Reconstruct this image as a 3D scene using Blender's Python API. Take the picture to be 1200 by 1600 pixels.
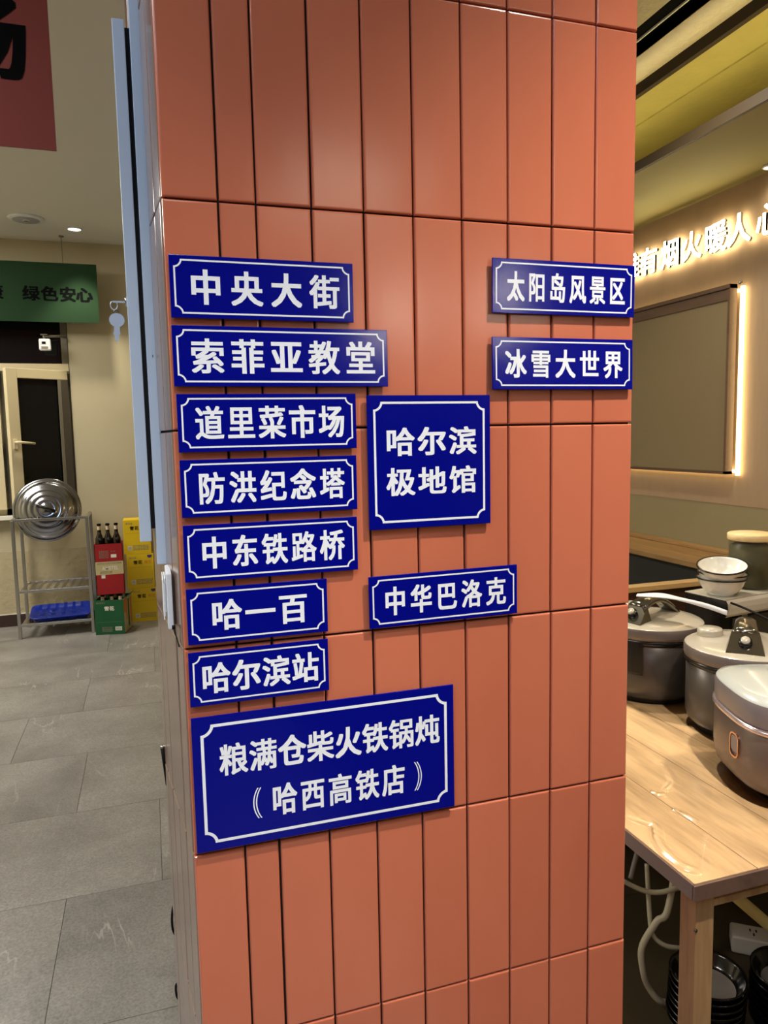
import bpy, bmesh, math, random
from mathutils import Vector, Matrix

random.seed(7)
for _o in list(bpy.data.objects):
    bpy.data.objects.remove(_o)
SC = bpy.context.scene
COL = SC.collection
PI = math.pi

# ------------------------------------------------------------------ camera
H = 1.5                                             # eye height
YAW, PITCH, ROLL, FPX = math.radians(17.689), math.radians(5.955), math.radians(-1.172), 1147.16
fw0 = Vector((math.sin(YAW), math.cos(YAW), 0)); rt0 = Vector((math.cos(YAW), -math.sin(YAW), 0)); up0 = Vector((0, 0, 1))
fwd = math.cos(PITCH) * fw0 - math.sin(PITCH) * up0
upv = math.sin(PITCH) * fw0 + math.cos(PITCH) * up0
right = math.cos(ROLL) * rt0 + math.sin(ROLL) * upv
up2 = -math.sin(ROLL) * rt0 + math.cos(ROLL) * upv
cam_data = bpy.data.cameras.new('camera')
cam = bpy.data.objects.new('camera', cam_data); COL.objects.link(cam)
m = Matrix.Identity(4)
for i in range(3):
    m[i][0] = right[i]; m[i][1] = up2[i]; m[i][2] = -fwd[i]
m[2][3] = H
cam.matrix_world = m
cam_data.sensor_fit = 'HORIZONTAL'; cam_data.sensor_width = 36.0
cam_data.lens = FPX / 1200 * 36.0
cam_data.clip_start = 0.05
SC.camera = cam

# ------------------------------------------------------------------ exposure, world
SC.view_settings.view_transform = 'Standard'
SC.view_settings.look = 'None'
SC.view_settings.gamma = 1.0
SC.view_settings.use_curve_mapping = False
SC.view_settings.exposure = 0.0
SC.cycles.use_denoising = True
SC.cycles.max_bounces = 8
SC.cycles.sample_clamp_indirect = 6.0
W = bpy.data.worlds.new('night'); SC.world = W; W.use_nodes = True
W.node_tree.nodes['Background'].inputs[0].default_value = (0.02, 0.025, 0.03, 1)
W.node_tree.nodes['Background'].inputs[1].default_value = 0.3

# ------------------------------------------------------------------ lights (values used by the lamp builders)
L_SPOT = 152.0          # downlight over the pillar front
L_COOL = 31.0          # cool ceiling panel behind the photographer, left
L_WARM = 5.0          # warm ceiling panel behind the photographer, right
L_LEFT = 10.0
L_ROOM = 80.0         # added unseen panels, for even light in the back room          # each downlight in the back room on the left
L_TABLE = 80.0         # downlight over the cooker table
L_FILL = 60.0         # added fill spotlight for the pillar's lower left
L_RIGHT = 30.0
E_SIGN = 15.0
E_STRIP = 6.5
E_COVE = 6.5


# ------------------------------------------------------------------ helpers
def lin(r, g=None, b=None):
    if g is None:
        r, g, b = r
    def c(v):
        v /= 255.0
        return v / 12.92 if v <= 0.04045 else ((v + 0.055) / 1.055) ** 2.4
    return (c(r), c(g), c(b), 1.0)


def nn(nt, t, **kw):
    n = nt.nodes.new(t)
    for k, v in kw.items():
        setattr(n, k, v)
    return n


MATS = {}


def pbr(name, col, rough=0.5, metal=0.0, var=0.0, scale=6.0, bump=0.0, bscale=40.0, island=0.0, coat=0.0, coat_rough=0.05,
        emit=None, estr=0.0, stretch=(1, 1, 1), spec=0.5, trans=0.0, ior=1.45, alpha=1.0, bdist=0.002):
    mt = bpy.data.materials.new(name); mt.use_nodes = True
    nt = mt.node_tree; b = nt.nodes['Principled BSDF']
    c = lin(col) if len(col) == 3 else col
    b.inputs['Base Color'].default_value = c
    b.inputs['Roughness'].default_value = rough
    b.inputs['Metallic'].default_value = metal
    b.inputs['Specular IOR Level'].default_value = spec
    b.inputs['Coat Weight'].default_value = coat
    b.inputs['Coat Roughness'].default_value = coat_rough
    b.inputs['Transmission Weight'].default_value = trans
    b.inputs['IOR'].default_value = ior
    b.inputs['Alpha'].default_value = alpha
    if emit is not None:
        b.inputs['Emission Color'].default_value = lin(emit)
        b.inputs['Emission Strength'].default_value = estr
    tc = nn(nt, 'ShaderNodeTexCoord')
    mp = nn(nt, 'ShaderNodeMapping'); mp.inputs['Scale'].default_value = stretch
    nt.links.new(tc.outputs['Object'], mp.inputs['Vector'])
    if var > 0 or island > 0:
        nz = nn(nt, 'ShaderNodeTexNoise'); nz.inputs['Scale'].default_value = scale; nz.inputs['Detail'].default_value = 6
        nt.links.new(mp.outputs['Vector'], nz.inputs['Vector'])
        ma = nn(nt, 'ShaderNodeMath', operation='MULTIPLY_ADD')
        ma.inputs[1].default_value = 2 * var * 1.6; ma.inputs[2].default_value = 1 - var * 1.6
        nt.links.new(nz.outputs['Fac'], ma.inputs[0])
        src = ma.outputs[0]
        if island > 0:
            ge = nn(nt, 'ShaderNodeNewGeometry')
            m2 = nn(nt, 'ShaderNodeMath', operation='MULTIPLY_ADD'); m2.inputs[1].default_value = 2 * island; m2.inputs[2].default_value = 1 - island
            nt.links.new(ge.outputs['Random Per Island'], m2.inputs[0])
            m3 = nn(nt, 'ShaderNodeMath', operation='MULTIPLY')
            nt.links.new(src, m3.inputs[0]); nt.links.new(m2.outputs[0], m3.inputs[1]); src = m3.outputs[0]
        vm = nn(nt, 'ShaderNodeVectorMath', operation='SCALE'); vm.inputs[0].default_value = c[:3]
        nt.links.new(src, vm.inputs['Scale'])
        nt.links.new(vm.outputs['Vector'], b.inputs['Base Color'])
    if bump > 0:
        n2 = nn(nt, 'ShaderNodeTexNoise'); n2.inputs['Scale'].default_value = bscale; n2.inputs['Detail'].default_value = 4
        nt.links.new(mp.outputs['Vector'], n2.inputs['Vector'])
        bp = nn(nt, 'ShaderNodeBump'); bp.inputs['Strength'].default_value = bump; bp.inputs['Distance'].default_value = bdist
        nt.links.new(n2.outputs['Fac'], bp.inputs['Height'])
        nt.links.new(bp.outputs['Normal'], b.inputs['Normal'])
        if coat > 0:
            nt.links.new(bp.outputs['Normal'], b.inputs['Coat Normal'])
    MATS[name] = mt
    return mt


def wood_mat(name, c1, c2, rough=0.45, axis='Y', coat=0.0, scale=9.0, island=0.12, coat_bump=0.0):
    mt = bpy.data.materials.new(name); mt.use_nodes = True
    nt = mt.node_tree; b = nt.nodes['Principled BSDF']
    tc = nn(nt, 'ShaderNodeTexCoord'); mp = nn(nt, 'ShaderNodeMapping')
    s = {'X': (0.12, 1, 1), 'Y': (1, 0.12, 1), 'Z': (1, 1, 0.12)}[axis]
    mp.inputs['Scale'].default_value = s
    nt.links.new(tc.outputs['Object'], mp.inputs['Vector'])
    ge = nn(nt, 'ShaderNodeNewGeometry')
    ad = nn(nt, 'ShaderNodeVectorMath', operation='ADD'); sc = nn(nt, 'ShaderNodeMath', operation='MULTIPLY'); sc.inputs[1].default_value = 17.0
    nt.links.new(ge.outputs['Random Per Island'], sc.inputs[0])
    nt.links.new(mp.outputs['Vector'], ad.inputs[0]); nt.links.new(sc.outputs[0], ad.inputs[1])
    n1 = nn(nt, 'ShaderNodeTexNoise'); n1.inputs['Scale'].default_value = scale; n1.inputs['Detail'].default_value = 8; n1.inputs['Distortion'].default_value = 1.2
    n2 = nn(nt, 'ShaderNodeTexNoise'); n2.inputs['Scale'].default_value = scale * 11; n2.inputs['Detail'].default_value = 5
    nt.links.new(ad.outputs[0], n1.inputs['Vector']); nt.links.new(ad.outputs[0], n2.inputs['Vector'])
    mx = nn(nt, 'ShaderNodeMath', operation='MULTIPLY_ADD'); mx.inputs[1].default_value = 0.45
    nt.links.new(n2.outputs['Fac'], mx.inputs[0]); nt.links.new(n1.outputs['Fac'], mx.inputs[2])
    mi = nn(nt, 'ShaderNodeMath', operation='MULTIPLY_ADD'); mi.inputs[1].default_value = island * 2
    nt.links.new(ge.outputs['Random Per Island'], mi.inputs[0]); nt.links.new(mx.outputs[0], mi.inputs[2])
    cr = nn(nt, 'ShaderNodeValToRGB')
    cr.color_ramp.elements[0].position = 0.48; cr.color_ramp.elements[0].color = lin(c2)
    cr.color_ramp.elements[1].position = 0.95; cr.color_ramp.elements[1].color = lin(c1)
    nt.links.new(mi.outputs[0], cr.inputs['Fac']); nt.links.new(cr.outputs['Color'], b.inputs['Base Color'])
    b.inputs['Roughness'].default_value = rough
    b.inputs['Coat Weight'].default_value = coat; b.inputs['Coat Roughness'].default_value = 0.06
    bp = nn(nt, 'ShaderNodeBump'); bp.inputs['Strength'].default_value = 0.15; bp.inputs['Distance'].default_value = 0.001
    nt.links.new(mx.outputs[0], bp.inputs['Height']); nt.links.new(bp.outputs['Normal'], b.inputs['Normal'])
    if coat_bump > 0:
        n3 = nn(nt, 'ShaderNodeTexNoise'); n3.inputs['Scale'].default_value = 5.0; n3.inputs['Detail'].default_value = 1.5; n3.inputs['Distortion'].default_value = 1.5
        nt.links.new(tc.outputs['Object'], n3.inputs['Vector'])
        b3 = nn(nt, 'ShaderNodeBump'); b3.inputs['Strength'].default_value = coat_bump; b3.inputs['Distance'].default_value = 0.012
        nt.links.new(n3.outputs['Fac'], b3.inputs['Height']); nt.links.new(b3.outputs['Normal'], b.inputs['Coat Normal'])
    return mt


class MB:
    """collects shapes into one mesh"""
    def __init__(s):
        s.v = []; s.f = []; s.m = []; s.sm = []

    def add(s, verts, faces, mi=0, smooth=False, mat=None):
        o = len(s.v)
        for p in verts:
            p = Vector(p)
            s.v.append(tuple(mat @ p) if mat is not None else tuple(p))
        for f in faces:
            s.f.append([i + o for i in f]); s.m.append(mi); s.sm.append(smooth)
        return s

    def bm(s, b, mi=0, smooth=False, mat=None):
        b.verts.ensure_lookup_table(); b.verts.index_update()
        s.add([v.co.copy() for v in b.verts], [[v.index for v in f.verts] for f in b.faces], mi, smooth, mat)
        b.free(); return s

    def box(s, x0, x1, y0, y1, z0, z1, bev=0.0, seg=2, mi=0, mat=None, smooth=False):
        b = bmesh.new(); bmesh.ops.create_cube(b, size=1.0)
        for v in b.verts:
            v.co = Vector(((x0 + x1) / 2 + v.co.x * (x1 - x0), (y0 + y1) / 2 + v.co.y * (y1 - y0), (z0 + z1) / 2 + v.co.z * (z1 - z0)))
        if bev > 0:
            bmesh.ops.bevel(b, geom=list(b.edges), offset=bev, segments=seg, affect='EDGES', profile=0.6)
        return s.bm(b, mi, smooth, mat)

    def rings(s, rings, closed_ends=(True, True), mi=0, smooth=True, mat=None):
        n = len(rings[0]); vs = [p for r in rings for p in r]; fs = []
        for k in range(len(rings) - 1):
            for i in range(n):
                j = (i + 1) % n
                fs.append([k * n + i, k * n + j, (k + 1) * n + j, (k + 1) * n + i])
        if closed_ends[0]: fs.append(list(range(n))[::-1])
        if closed_ends[1]: fs.append([(len(rings) - 1) * n + i for i in range(n)])
        return s.add(vs, fs, mi, smooth, mat)

    def lathe(s, prof, seg=48, ends=(True, True), mi=0, mat=None, smooth=True):
        return s.rings([[(r * math.cos(2 * PI * i / seg), r * math.sin(2 * PI * i / seg), z) for i in range(seg)] for r, z in prof], ends, mi, smooth, mat)

    def cyl(s, p0, p1, r0, r1=None, seg=16, mi=0, smooth=True):
        r1 = r0 if r1 is None else r1
        return s.tube([p0, p1], [r0, r1], seg, mi, smooth)

    def tube(s, pts, rad, seg=10, mi=0, smooth=True, ends=True):
        pts = [Vector(p) for p in pts]
        if not isinstance(rad, (list, tuple)): rad = [rad] * len(pts)
        rs = []; prev = None
        for i, p in enumerate(pts):
            t = (pts[min(i + 1, len(pts) - 1)] - pts[max(i - 1, 0)]).normalized()
            if prev is None:
                a = Vector((0, 0, 1)) if abs(t.z) < 0.9 else Vector((1, 0, 0))
                u = t.cross(a).normalized()
            else:
                u = (prev - t * prev.dot(t)).normalized()
            prev = u; w = t.cross(u)
            rs.append([p + rad[i] * (math.cos(2 * PI * k / seg) * u + math.sin(2 * PI * k / seg) * w) for k in range(seg)])
        return s.rings(rs, (ends, ends), mi, smooth)

    def prism(s, poly, d0, d1, plane='XZ', mi=0, mat=None, smooth=False):
        def P(a, b, d):
            return {'XZ': (a, d, b), 'XY': (a, b, d), 'YZ': (d, a, b)}[plane]
        n = len(poly)
        vs = [P(a, b, d0) for a, b in poly] + [P(a, b, d1) for a, b in poly]
        fs = [list(range(n))[::-1], list(range(n, 2 * n))] + [[i, (i + 1) % n, n + (i + 1) % n, n + i] for i in range(n)]
        return s.add(vs, fs, mi, smooth, mat)

    def build(s, name, mats, parent=None, origin=None, fix=True):
        me = bpy.data.meshes.new(name)
        if origin is not None:
            O = Vector(origin); vs = [tuple(Vector(v) - O) for v in s.v]
        else:
            vs = s.v
        me.from_pydata(vs, [], s.f)
        if not isinstance(mats, (list, tuple)): mats = [mats]
        for mm in mats: me.materials.append(mm)
        for p, mi, sm in zip(me.polygons, s.m, s.sm):
            p.material_index = mi; p.use_smooth = sm
        if fix:
            b = bmesh.new(); b.from_mesh(me); bmesh.ops.recalc_face_normals(b, faces=b.faces); b.to_mesh(me); b.free()
        me.update()
        o = bpy.data.objects.new(name, me); COL.objects.link(o)
        if origin is not None: o.location = origin
        if parent is not None: o.parent = parent
        return o


def smooth_path(pts, n=8):
    pts = [Vector(p) for p in pts]; out = []
    for i in range(len(pts) - 1):
        p0 = pts[max(i - 1, 0)]; p1 = pts[i]; p2 = pts[i + 1]; p3 = pts[min(i + 2, len(pts) - 1)]
        for k in range(n):
            t = k / n
            out.append(0.5 * ((2 * p1) + (-p0 + p2) * t + (2 * p0 - 5 * p1 + 4 * p2 - p3) * t * t + (-p0 + 3 * p1 - 3 * p2 + p3) * t ** 3))
    out.append(pts[-1]); return out


def superellipse(a, b, n, z, seg=64, rot=0.0, cx=0, cy=0):
    out = []
    for i in range(seg):
        t = 2 * PI * i / seg; c, s_ = math.cos(t), math.sin(t)
        u = math.copysign(abs(c) ** (2 / n), c) * a; v = math.copysign(abs(s_) ** (2 / n), s_) * b
        out.append((cx + u * math.cos(rot) - v * math.sin(rot), cy + u * math.sin(rot) + v * math.cos(rot), z))
    return out


def tag(o, label, cat, group=None, kind=None):
    o['label'] = label; o['category'] = cat
    if group: o['group'] = group
    if kind: o['kind'] = kind
    return o


def structure(o):
    o['kind'] = 'structure'; return o


def empty(name, loc=(0, 0, 0), rz=0.0):
    o = bpy.data.objects.new(name, None); COL.objects.link(o)
    o.location = loc; o.rotation_euler = (0, 0, rz); o.empty_display_size = 0.05
    return o


def kids(o):
    return [c for c in bpy.data.objects if c.parent == o]


def copy_tree(o, parent=None):
    c = o.copy(); COL.objects.link(c)
    if parent is not None: c.parent = parent
    for ch in kids(o): copy_tree(ch, c)
    return c


def lamp(name, kind, loc, energy, color, parent=None, rot=(0, 0, 0), size=0.1, spot=None, blend=0.3, size_y=None):
    d = bpy.data.lights.new(name, kind); d.energy = energy; d.color = color
    if kind == 'AREA':
        d.size = size
        if size_y: d.shape = 'RECTANGLE'; d.size_y = size_y
    else:
        d.shadow_soft_size = size
    if kind == 'SPOT':
        d.spot_size = spot; d.spot_blend = blend
    o = bpy.data.objects.new(name, d); COL.objects.link(o); o.location = loc; o.rotation_euler = rot
    if parent is not None: o.parent = parent
    return o


GLYPH = {}
GLYPH_AREA = {}


def glyph(ch, off=0.02, ext=0.0, mit=True):
    key = (ch, off, ext)
    if key not in GLYPH:
        c = bpy.data.curves.new('glyph', 'FONT'); c.body = ch; c.offset = off; c.extrude = ext; c.resolution_u = 3
        o = bpy.data.objects.new('glyph', c); COL.objects.link(o)
        bpy.context.view_layer.update()
        me = bpy.data.meshes.new_from_object(o.evaluated_get(bpy.context.evaluated_depsgraph_get()))
        GLYPH[key] = ([v.co.copy() for v in me.vertices], [list(p.vertices) for p in me.polygons], [p.normal.z for p in me.polygons])
        GLYPH_AREA[ch] = sum(p.area for p in me.polygons) if ext == 0.0 else 0.3
        bpy.data.objects.remove(o); bpy.data.curves.remove(c); bpy.data.meshes.remove(me)
    return GLYPH[key]


def text_line(mb, chars, xs, yc, ex, ey, depth, plane='XZ', off=0.02, mi=0, flipx=1):
    """flat lettering: one glyph per centre in xs, on a plane at the given depth"""
    for ch, xc in zip(chars, xs):
        vs, fs, _ = glyph(ch, 0.0)
        area = GLYPH_AREA[ch]
        wt = off * min(1.08, max(0.6, 1.75 - 2.9 * area))
        for i in (-1, 0, 1):
            for j in (-1, 0, 1):
                out = []
                dd = depth + 0.000004 * (3 * i + j)
                for v in vs:
                    a = xc + flipx * (v.x - 0.5 + i * wt * 1.15) * ex; b = yc + (v.y - 0.38 + j * wt * 0.75) * ey
                    out.append({'XZ': (a, dd, b), 'YZ': (dd, a, b), 'XY': (a, b, dd)}[plane])
                mb.add(out, fs, mi)
    return mb


def latin_line(mb, txt, x0, x1, z0, z1, depth, off=0.0, mi=0):
    vs, fs, _ = glyph(txt, off)
    ax = min(v.x for v in vs); bx = max(v.x for v in vs); ay = min(v.y for v in vs); by = max(v.y for v in vs)
    mb.add([(x0 + (v.x - ax) / (bx - ax) * (x1 - x0), depth, z0 + (v.y - ay) / (by - ay) * (z1 - z0)) for v in vs], fs, mi)
    return mb


# ------------------------------------------------------------------ materials
def tile_mat():
    mt = bpy.data.materials.new('terracotta_tile'); mt.use_nodes = True
    nt = mt.node_tree; b = nt.nodes['Principled BSDF']
    tc = nn(nt, 'ShaderNodeTexCoord'); ge = nn(nt, 'ShaderNodeNewGeometry')
    ad = nn(nt, 'ShaderNodeVectorMath', operation='ADD'); ml = nn(nt, 'ShaderNodeMath', operation='MULTIPLY'); ml.inputs[1].default_value = 9.0
    nt.links.new(ge.outputs['Random Per Island'], ml.inputs[0])
    mp = nn(nt, 'ShaderNodeMapping'); mp.inputs['Scale'].default_value = (1, 1, 0.3)
    nt.links.new(tc.outputs['Object'], mp.inputs['Vector'])
    nt.links.new(mp.outputs['Vector'], ad.inputs[0]); nt.links.new(ml.outputs[0], ad.inputs[1])
    nz = nn(nt, 'ShaderNodeTexNoise'); nz.inputs['Scale'].default_value = 16; nz.inputs['Detail'].default_value = 3
    nt.links.new(ad.outputs[0], nz.inputs['Vector'])
    f1 = nn(nt, 'ShaderNodeMath', operation='MULTIPLY_ADD'); f1.inputs[1].default_value = 0.5
    nt.links.new(nz.outputs['Fac'], f1.inputs[0])
    f2 = nn(nt, 'ShaderNodeMath', operation='MULTIPLY'); f2.inputs[1].default_value = 0.5
    nt.links.new(ge.outputs['Random Per Island'], f2.inputs[0]); nt.links.new(f2.outputs[0], f1.inputs[2])
    cr = nn(nt, 'ShaderNodeValToRGB')
    cr.color_ramp.elements[0].position = 0.2; cr.color_ramp.elements[0].color = lin(200, 110, 80)
    cr.color_ramp.elements[1].position = 0.8; cr.color_ramp.elements[1].color = lin(212, 120, 88)
    nt.links.new(f1.outputs[0], cr.inputs['Fac']); nt.links.new(cr.outputs['Color'], b.inputs['Base Color'])
    b.inputs['Roughness'].default_value = 0.2
    b.inputs['Specular IOR Level'].default_value = 0.45
    n2 = nn(nt, 'ShaderNodeTexNoise'); n2.inputs['Scale'].default_value = 14; n2.inputs['Detail'].default_value = 1
    nt.links.new(ad.outputs[0], n2.inputs['Vector'])
    bp = nn(nt, 'ShaderNodeBump'); bp.inputs['Strength'].default_value = 0.12; bp.inputs['Distance'].default_value = 0.01
    nt.links.new(n2.outputs['Fac'], bp.inputs['Height']); nt.links.new(bp.outputs['Normal'], b.inputs['Normal'])
    return mt


def floor_mat():
    mt = bpy.data.materials.new('grey_stone_tile'); mt.use_nodes = True
    nt = mt.node_tree; b = nt.nodes['Principled BSDF']
    tc = nn(nt, 'ShaderNodeTexCoord'); ge = nn(nt, 'ShaderNodeNewGeometry')
    ml = nn(nt, 'ShaderNodeMath', operation='MULTIPLY'); ml.inputs[1].default_value = 13.0
    nt.links.new(ge.outputs['Random Per Island'], ml.inputs[0])
    ad = nn(nt, 'ShaderNodeVectorMath', operation='ADD')
    nt.links.new(tc.outputs['Object'], ad.inputs[0]); nt.links.new(ml.outputs[0], ad.inputs[1])
    base = nn(nt, 'ShaderNodeTexNoise'); base.inputs['Scale'].default_value = 2.2; base.inputs['Detail'].default_value = 7; base.inputs['Roughness'].default_value = 0.62
    nt.links.new(ad.outputs[0], base.inputs['Vector'])
    cr = nn(nt, 'ShaderNodeValToRGB')
    cr.color_ramp.elements[0].position = 0.32; cr.color_ramp.elements[0].color = lin(116, 113, 108)
    cr.color_ramp.elements[1].position = 0.68; cr.color_ramp.elements[1].color = lin(150, 147, 141)
    nt.links.new(base.outputs['Fac'], cr.inputs['Fac'])
    fine = nn(nt, 'ShaderNodeTexNoise'); fine.inputs['Scale'].default_value = 140; fine.inputs['Detail'].default_value = 3
    nt.links.new(ad.outputs[0], fine.inputs['Vector'])
    mx0 = nn(nt, 'ShaderNodeMixRGB', blend_type='OVERLAY'); mx0.inputs['Fac'].default_value = 0.55
    nt.links.new(cr.outputs['Color'], mx0.inputs[1]); nt.links.new(fine.outputs['Fac'], mx0.inputs[2])
    # thin pale veins running diagonally
    mp = nn(nt, 'ShaderNodeMapping'); mp.inputs['Rotation'].default_value = (0, 0, math.radians(-38)); mp.inputs['Scale'].default_value = (2.6, 0.6, 1)
    nt.links.new(ad.outputs[0], mp.inputs['Vector'])
    vn = nn(nt, 'ShaderNodeTexNoise'); vn.inputs['Scale'].default_value = 1.3; vn.inputs['Detail'].default_value = 5; vn.inputs['Roughness'].default_value = 0.55; vn.inputs['Distortion'].default_value = 0.5
    nt.links.new(mp.outputs['Vector'], vn.inputs['Vector'])
    s1 = nn(nt, 'ShaderNodeMath', operation='SUBTRACT'); s1.inputs[1].default_value = 0.5
    nt.links.new(vn.outputs['Fac'], s1.inputs[0])
    s2 = nn(nt, 'ShaderNodeMath', operation='ABSOLUTE'); nt.links.new(s1.outputs[0], s2.inputs[0])
    vr = nn(nt, 'ShaderNodeValToRGB')
    vr.color_ramp.elements[0].position = 0.0; vr.color_ramp.elements[0].color = (0.5, 0.5, 0.5, 1)
    vr.color_ramp.elements[1].position = 0.007; vr.color_ramp.elements[1].color = (0, 0, 0, 1)
    nt.links.new(s2.outputs[0], vr.inputs['Fac'])
    gate = nn(nt, 'ShaderNodeTexNoise'); gate.inputs['Scale'].default_value = 1.9
    nt.links.new(ad.outputs[0], gate.inputs['Vector'])
    gr = nn(nt, 'ShaderNodeValToRGB'); gr.color_ramp.elements[0].position = 0.50; gr.color_ramp.elements[1].position = 0.64
    nt.links.new(gate.outputs['Fac'], gr.inputs['Fac'])
    mu = nn(nt, 'ShaderNodeMath', operation='MULTIPLY'); nt.links.new(vr.outputs['Color'], mu.inputs[0]); nt.links.new(gr.outputs['Color'], mu.inputs[1])
    mx = nn(nt, 'ShaderNodeMixRGB'); nt.links.new(mu.outputs[0], mx.inputs['Fac'])
    nt.links.new(mx0.outputs[0], mx.inputs[1]); mx.inputs[2].default_value = lin(205, 200, 190)
    nt.links.new(mx.outputs[0], b.inputs['Base Color'])
    b.inputs['Roughness'].default_value = 0.33
    bp = nn(nt, 'ShaderNodeBump'); bp.inputs['Strength'].default_value = 0.12; bp.inputs['Distance'].default_value = 0.002
    nt.links.new(fine.outputs['Fac'], bp.inputs['Height']); nt.links.new(bp.outputs['Normal'], b.inputs['Normal'])
    return mt


M_TILE = tile_mat()
M_SIDETILE = pbr('side_tile_with_reflection', (132, 108, 94), 0.16, var=0.06, scale=5, island=0.06, spec=0.6, stretch=(1, 1, 0.3))  # grey-brown grazing reflection put into the side tile colour
M_GROUT = pbr('dark_grout', (26, 18, 15), 0.9)
M_FLOOR = floor_mat()
M_FGROUT = pbr('floor_grout', (88, 84, 78), 0.8)
M_WALL = pbr('beige_paint', (190, 180, 148), 0.75, var=0.05, scale=3)
M_ROUGH = pbr('rough_beige_plaster', (184, 172, 138), 0.8, var=0.06, scale=5, bump=0.6, bscale=26, bdist=0.012)
M_WALLR = pbr('tan_trowelled_plaster', (172, 146, 116), 0.65, var=0.07, scale=5, bump=0.22, bscale=7, stretch=(1, 3, 0.6), bdist=0.02)
M_OLIVE = pbr('olive_paint', (152, 140, 104), 0.7, var=0.03, scale=3)
M_CEIL = pbr('cream_ceiling_paint', (226, 224, 214), 0.8, var=0.02, scale=2)
M_CEILR = pbr('olive_ceiling_paint', (150, 144, 92), 0.75, var=0.03, scale=2)
M_COVE = pbr('ochre_rough_ceiling', (204, 190, 112), 0.8, var=0.08, scale=9, bump=0.4, bscale=40, bdist=0.006)
M_COVE2 = pbr('textured_cream_ceiling', (206, 194, 160), 0.8, var=0.06, scale=30, bump=0.9, bscale=60, bdist=0.008)
M_BEAM = pbr('brown_beam_paint', (62, 48, 26), 0.6)
M_BLACK = pbr('matt_black', (9, 9, 10), 0.6, spec=0.2)
M_BLUE = pbr('blue_sign_gloss', (4, 11, 132), 0.13, bump=0.06, bscale=420, bdist=0.0006, spec=0.3)
M_BLUEEDGE = M_BLUE
M_WHITE = pbr('white_sign_print', (246, 248, 252), 0.45, spec=0.25)
M_STEELBOX = pbr('grey_blue_powder_coat', (200, 214, 230), 0.4)
M_TRACK = pbr('track_black', (3, 3, 3), 0.8, spec=0.05)
M_DARKGAP = pbr('dark_rubber', (16, 15, 16), 0.7)
M_CHROME = pbr('polished_steel', (205, 205, 206), 0.14, 1.0)
M_LID = pbr('spun_steel_lid', (158, 160, 164), 0.16, 1.0)
M_STEEL = pbr('brushed_steel', (186, 182, 172), 0.3, 1.0)
M_KEY = pbr('nickel_key', (206, 214, 228), 0.4, 0.6)
M_PLASTICW = pbr('white_plastic', (232, 234, 236), 0.4)
M_PAPER = pbr('white_paper', (238, 240, 242), 0.7)
M_RED = pbr('red_banner_cloth', (128, 58, 54), 0.75)
M_GREEN = pbr('green_banner_cloth', (34, 60, 36), 0.8, spec=0.2)
M_INK = pbr('black_ink', (6, 8, 10), 0.85, spec=0.1)
M_FRAMEW = pbr('cream_window_frame', (214, 200, 160), 0.45)
M_FRAMED = pbr('grey_window_frame', (128, 122, 104), 0.5)
M_REVEAL = pbr('dark_reveal', (70, 58, 44), 0.7)
M_BASE = pbr('dark_baseboard', (58, 40, 36), 0.5)
M_NIGHT = pbr('night_outside', (8, 9, 11), 0.9)
M_YBOX = pbr('yellow_carton', (232, 196, 20), 0.55, var=0.03)
M_YDARK = pbr('yellow_carton_dark_print', (206, 168, 14), 0.55)  # darker yellow for the crease line
M_RBOX = pbr('red_carton', (160, 26, 30), 0.5, var=0.04)
M_GBOX = pbr('green_carton', (18, 84, 46), 0.5, var=0.04)
M_OPRINT = pbr('orange_print', (220, 120, 30), 0.55)
M_BEIGE = pbr('beige_print', (196, 182, 132), 0.55)
M_PURPLE = pbr('purple_print', (74, 52, 110), 0.5)
M_PALEPRINT = pbr('pale_print', (232, 228, 214), 0.6)
M_BOTTLE = pbr('dark_brown_glass', (22, 13, 8), 0.06, spec=0.6, coat=0.3)
M_CAPLBL = pbr('bottle_neck_foil', (214, 190, 160), 0.4)
M_TRAY = pbr('blue_plastic_tray', (20, 52, 170), 0.3)
M_COOKDARK = pbr('graphite_cooker_body', (86, 80, 74), 0.3, 0.55, var=0.03)
M_COOKLID = pbr('champagne_cooker_lid', (202, 194, 176), 0.22, 0.25, coat=0.3)
M_COOKRIM = pbr('taupe_cooker_rim', (112, 102, 96), 0.35, 0.2)
M_COOKBLK = pbr('black_cooker_plastic', (18, 16, 15), 0.25)
M_SMOKE = pbr('smoked_chrome', (128, 124, 112), 0.14, 0.9)
M_RICEBODY = pbr('champagne_brushed_metal', (118, 103, 94), 0.36, 0.6, var=0.03, scale=3, stretch=(1, 1, 12))
M_RICELID = pbr('pearl_white_lid', (186, 189, 181), 0.18, coat=0.5)
M_RICEGREY = pbr('lid_side_grey', (128, 121, 122), 0.35, 0.2)
M_PINK = pbr('rose_silver_trim', (214, 198, 200), 0.22, 0.8)
M_GOLD = pbr('rose_gold_trim', (226, 178, 150), 0.2, 1.0)
M_FOOT = pbr('pale_grey_base', (176, 172, 168), 0.4)
M_TABLE = wood_mat('oak_plank_under_film', (234, 202, 154), (168, 132, 90), 0.5, 'Y', coat=0.15, coat_bump=0.5)
M_TEDGE = wood_mat('dark_stained_edge', (110, 84, 72), (64, 46, 40), 0.3, 'Y', coat=0.5)
M_TLEG = wood_mat('pine_leg', (188, 150, 104), (132, 96, 62), 0.5, 'Z', island=0.0)
M_LEDGE = wood_mat('oak_ledge', (176, 138, 86), (116, 84, 48), 0.5, 'Y', scale=7)
M_PINE = wood_mat('pale_pine_cap', (226, 194, 138), (196, 158, 104), 0.5, 'X')
M_PART = wood_mat('walnut_board', (74, 48, 34), (46, 30, 22), 0.45, 'X')
M_SOFA = pbr('charcoal_upholstery', (44, 44, 42), 0.6, var=0.06, scale=20)
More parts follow.
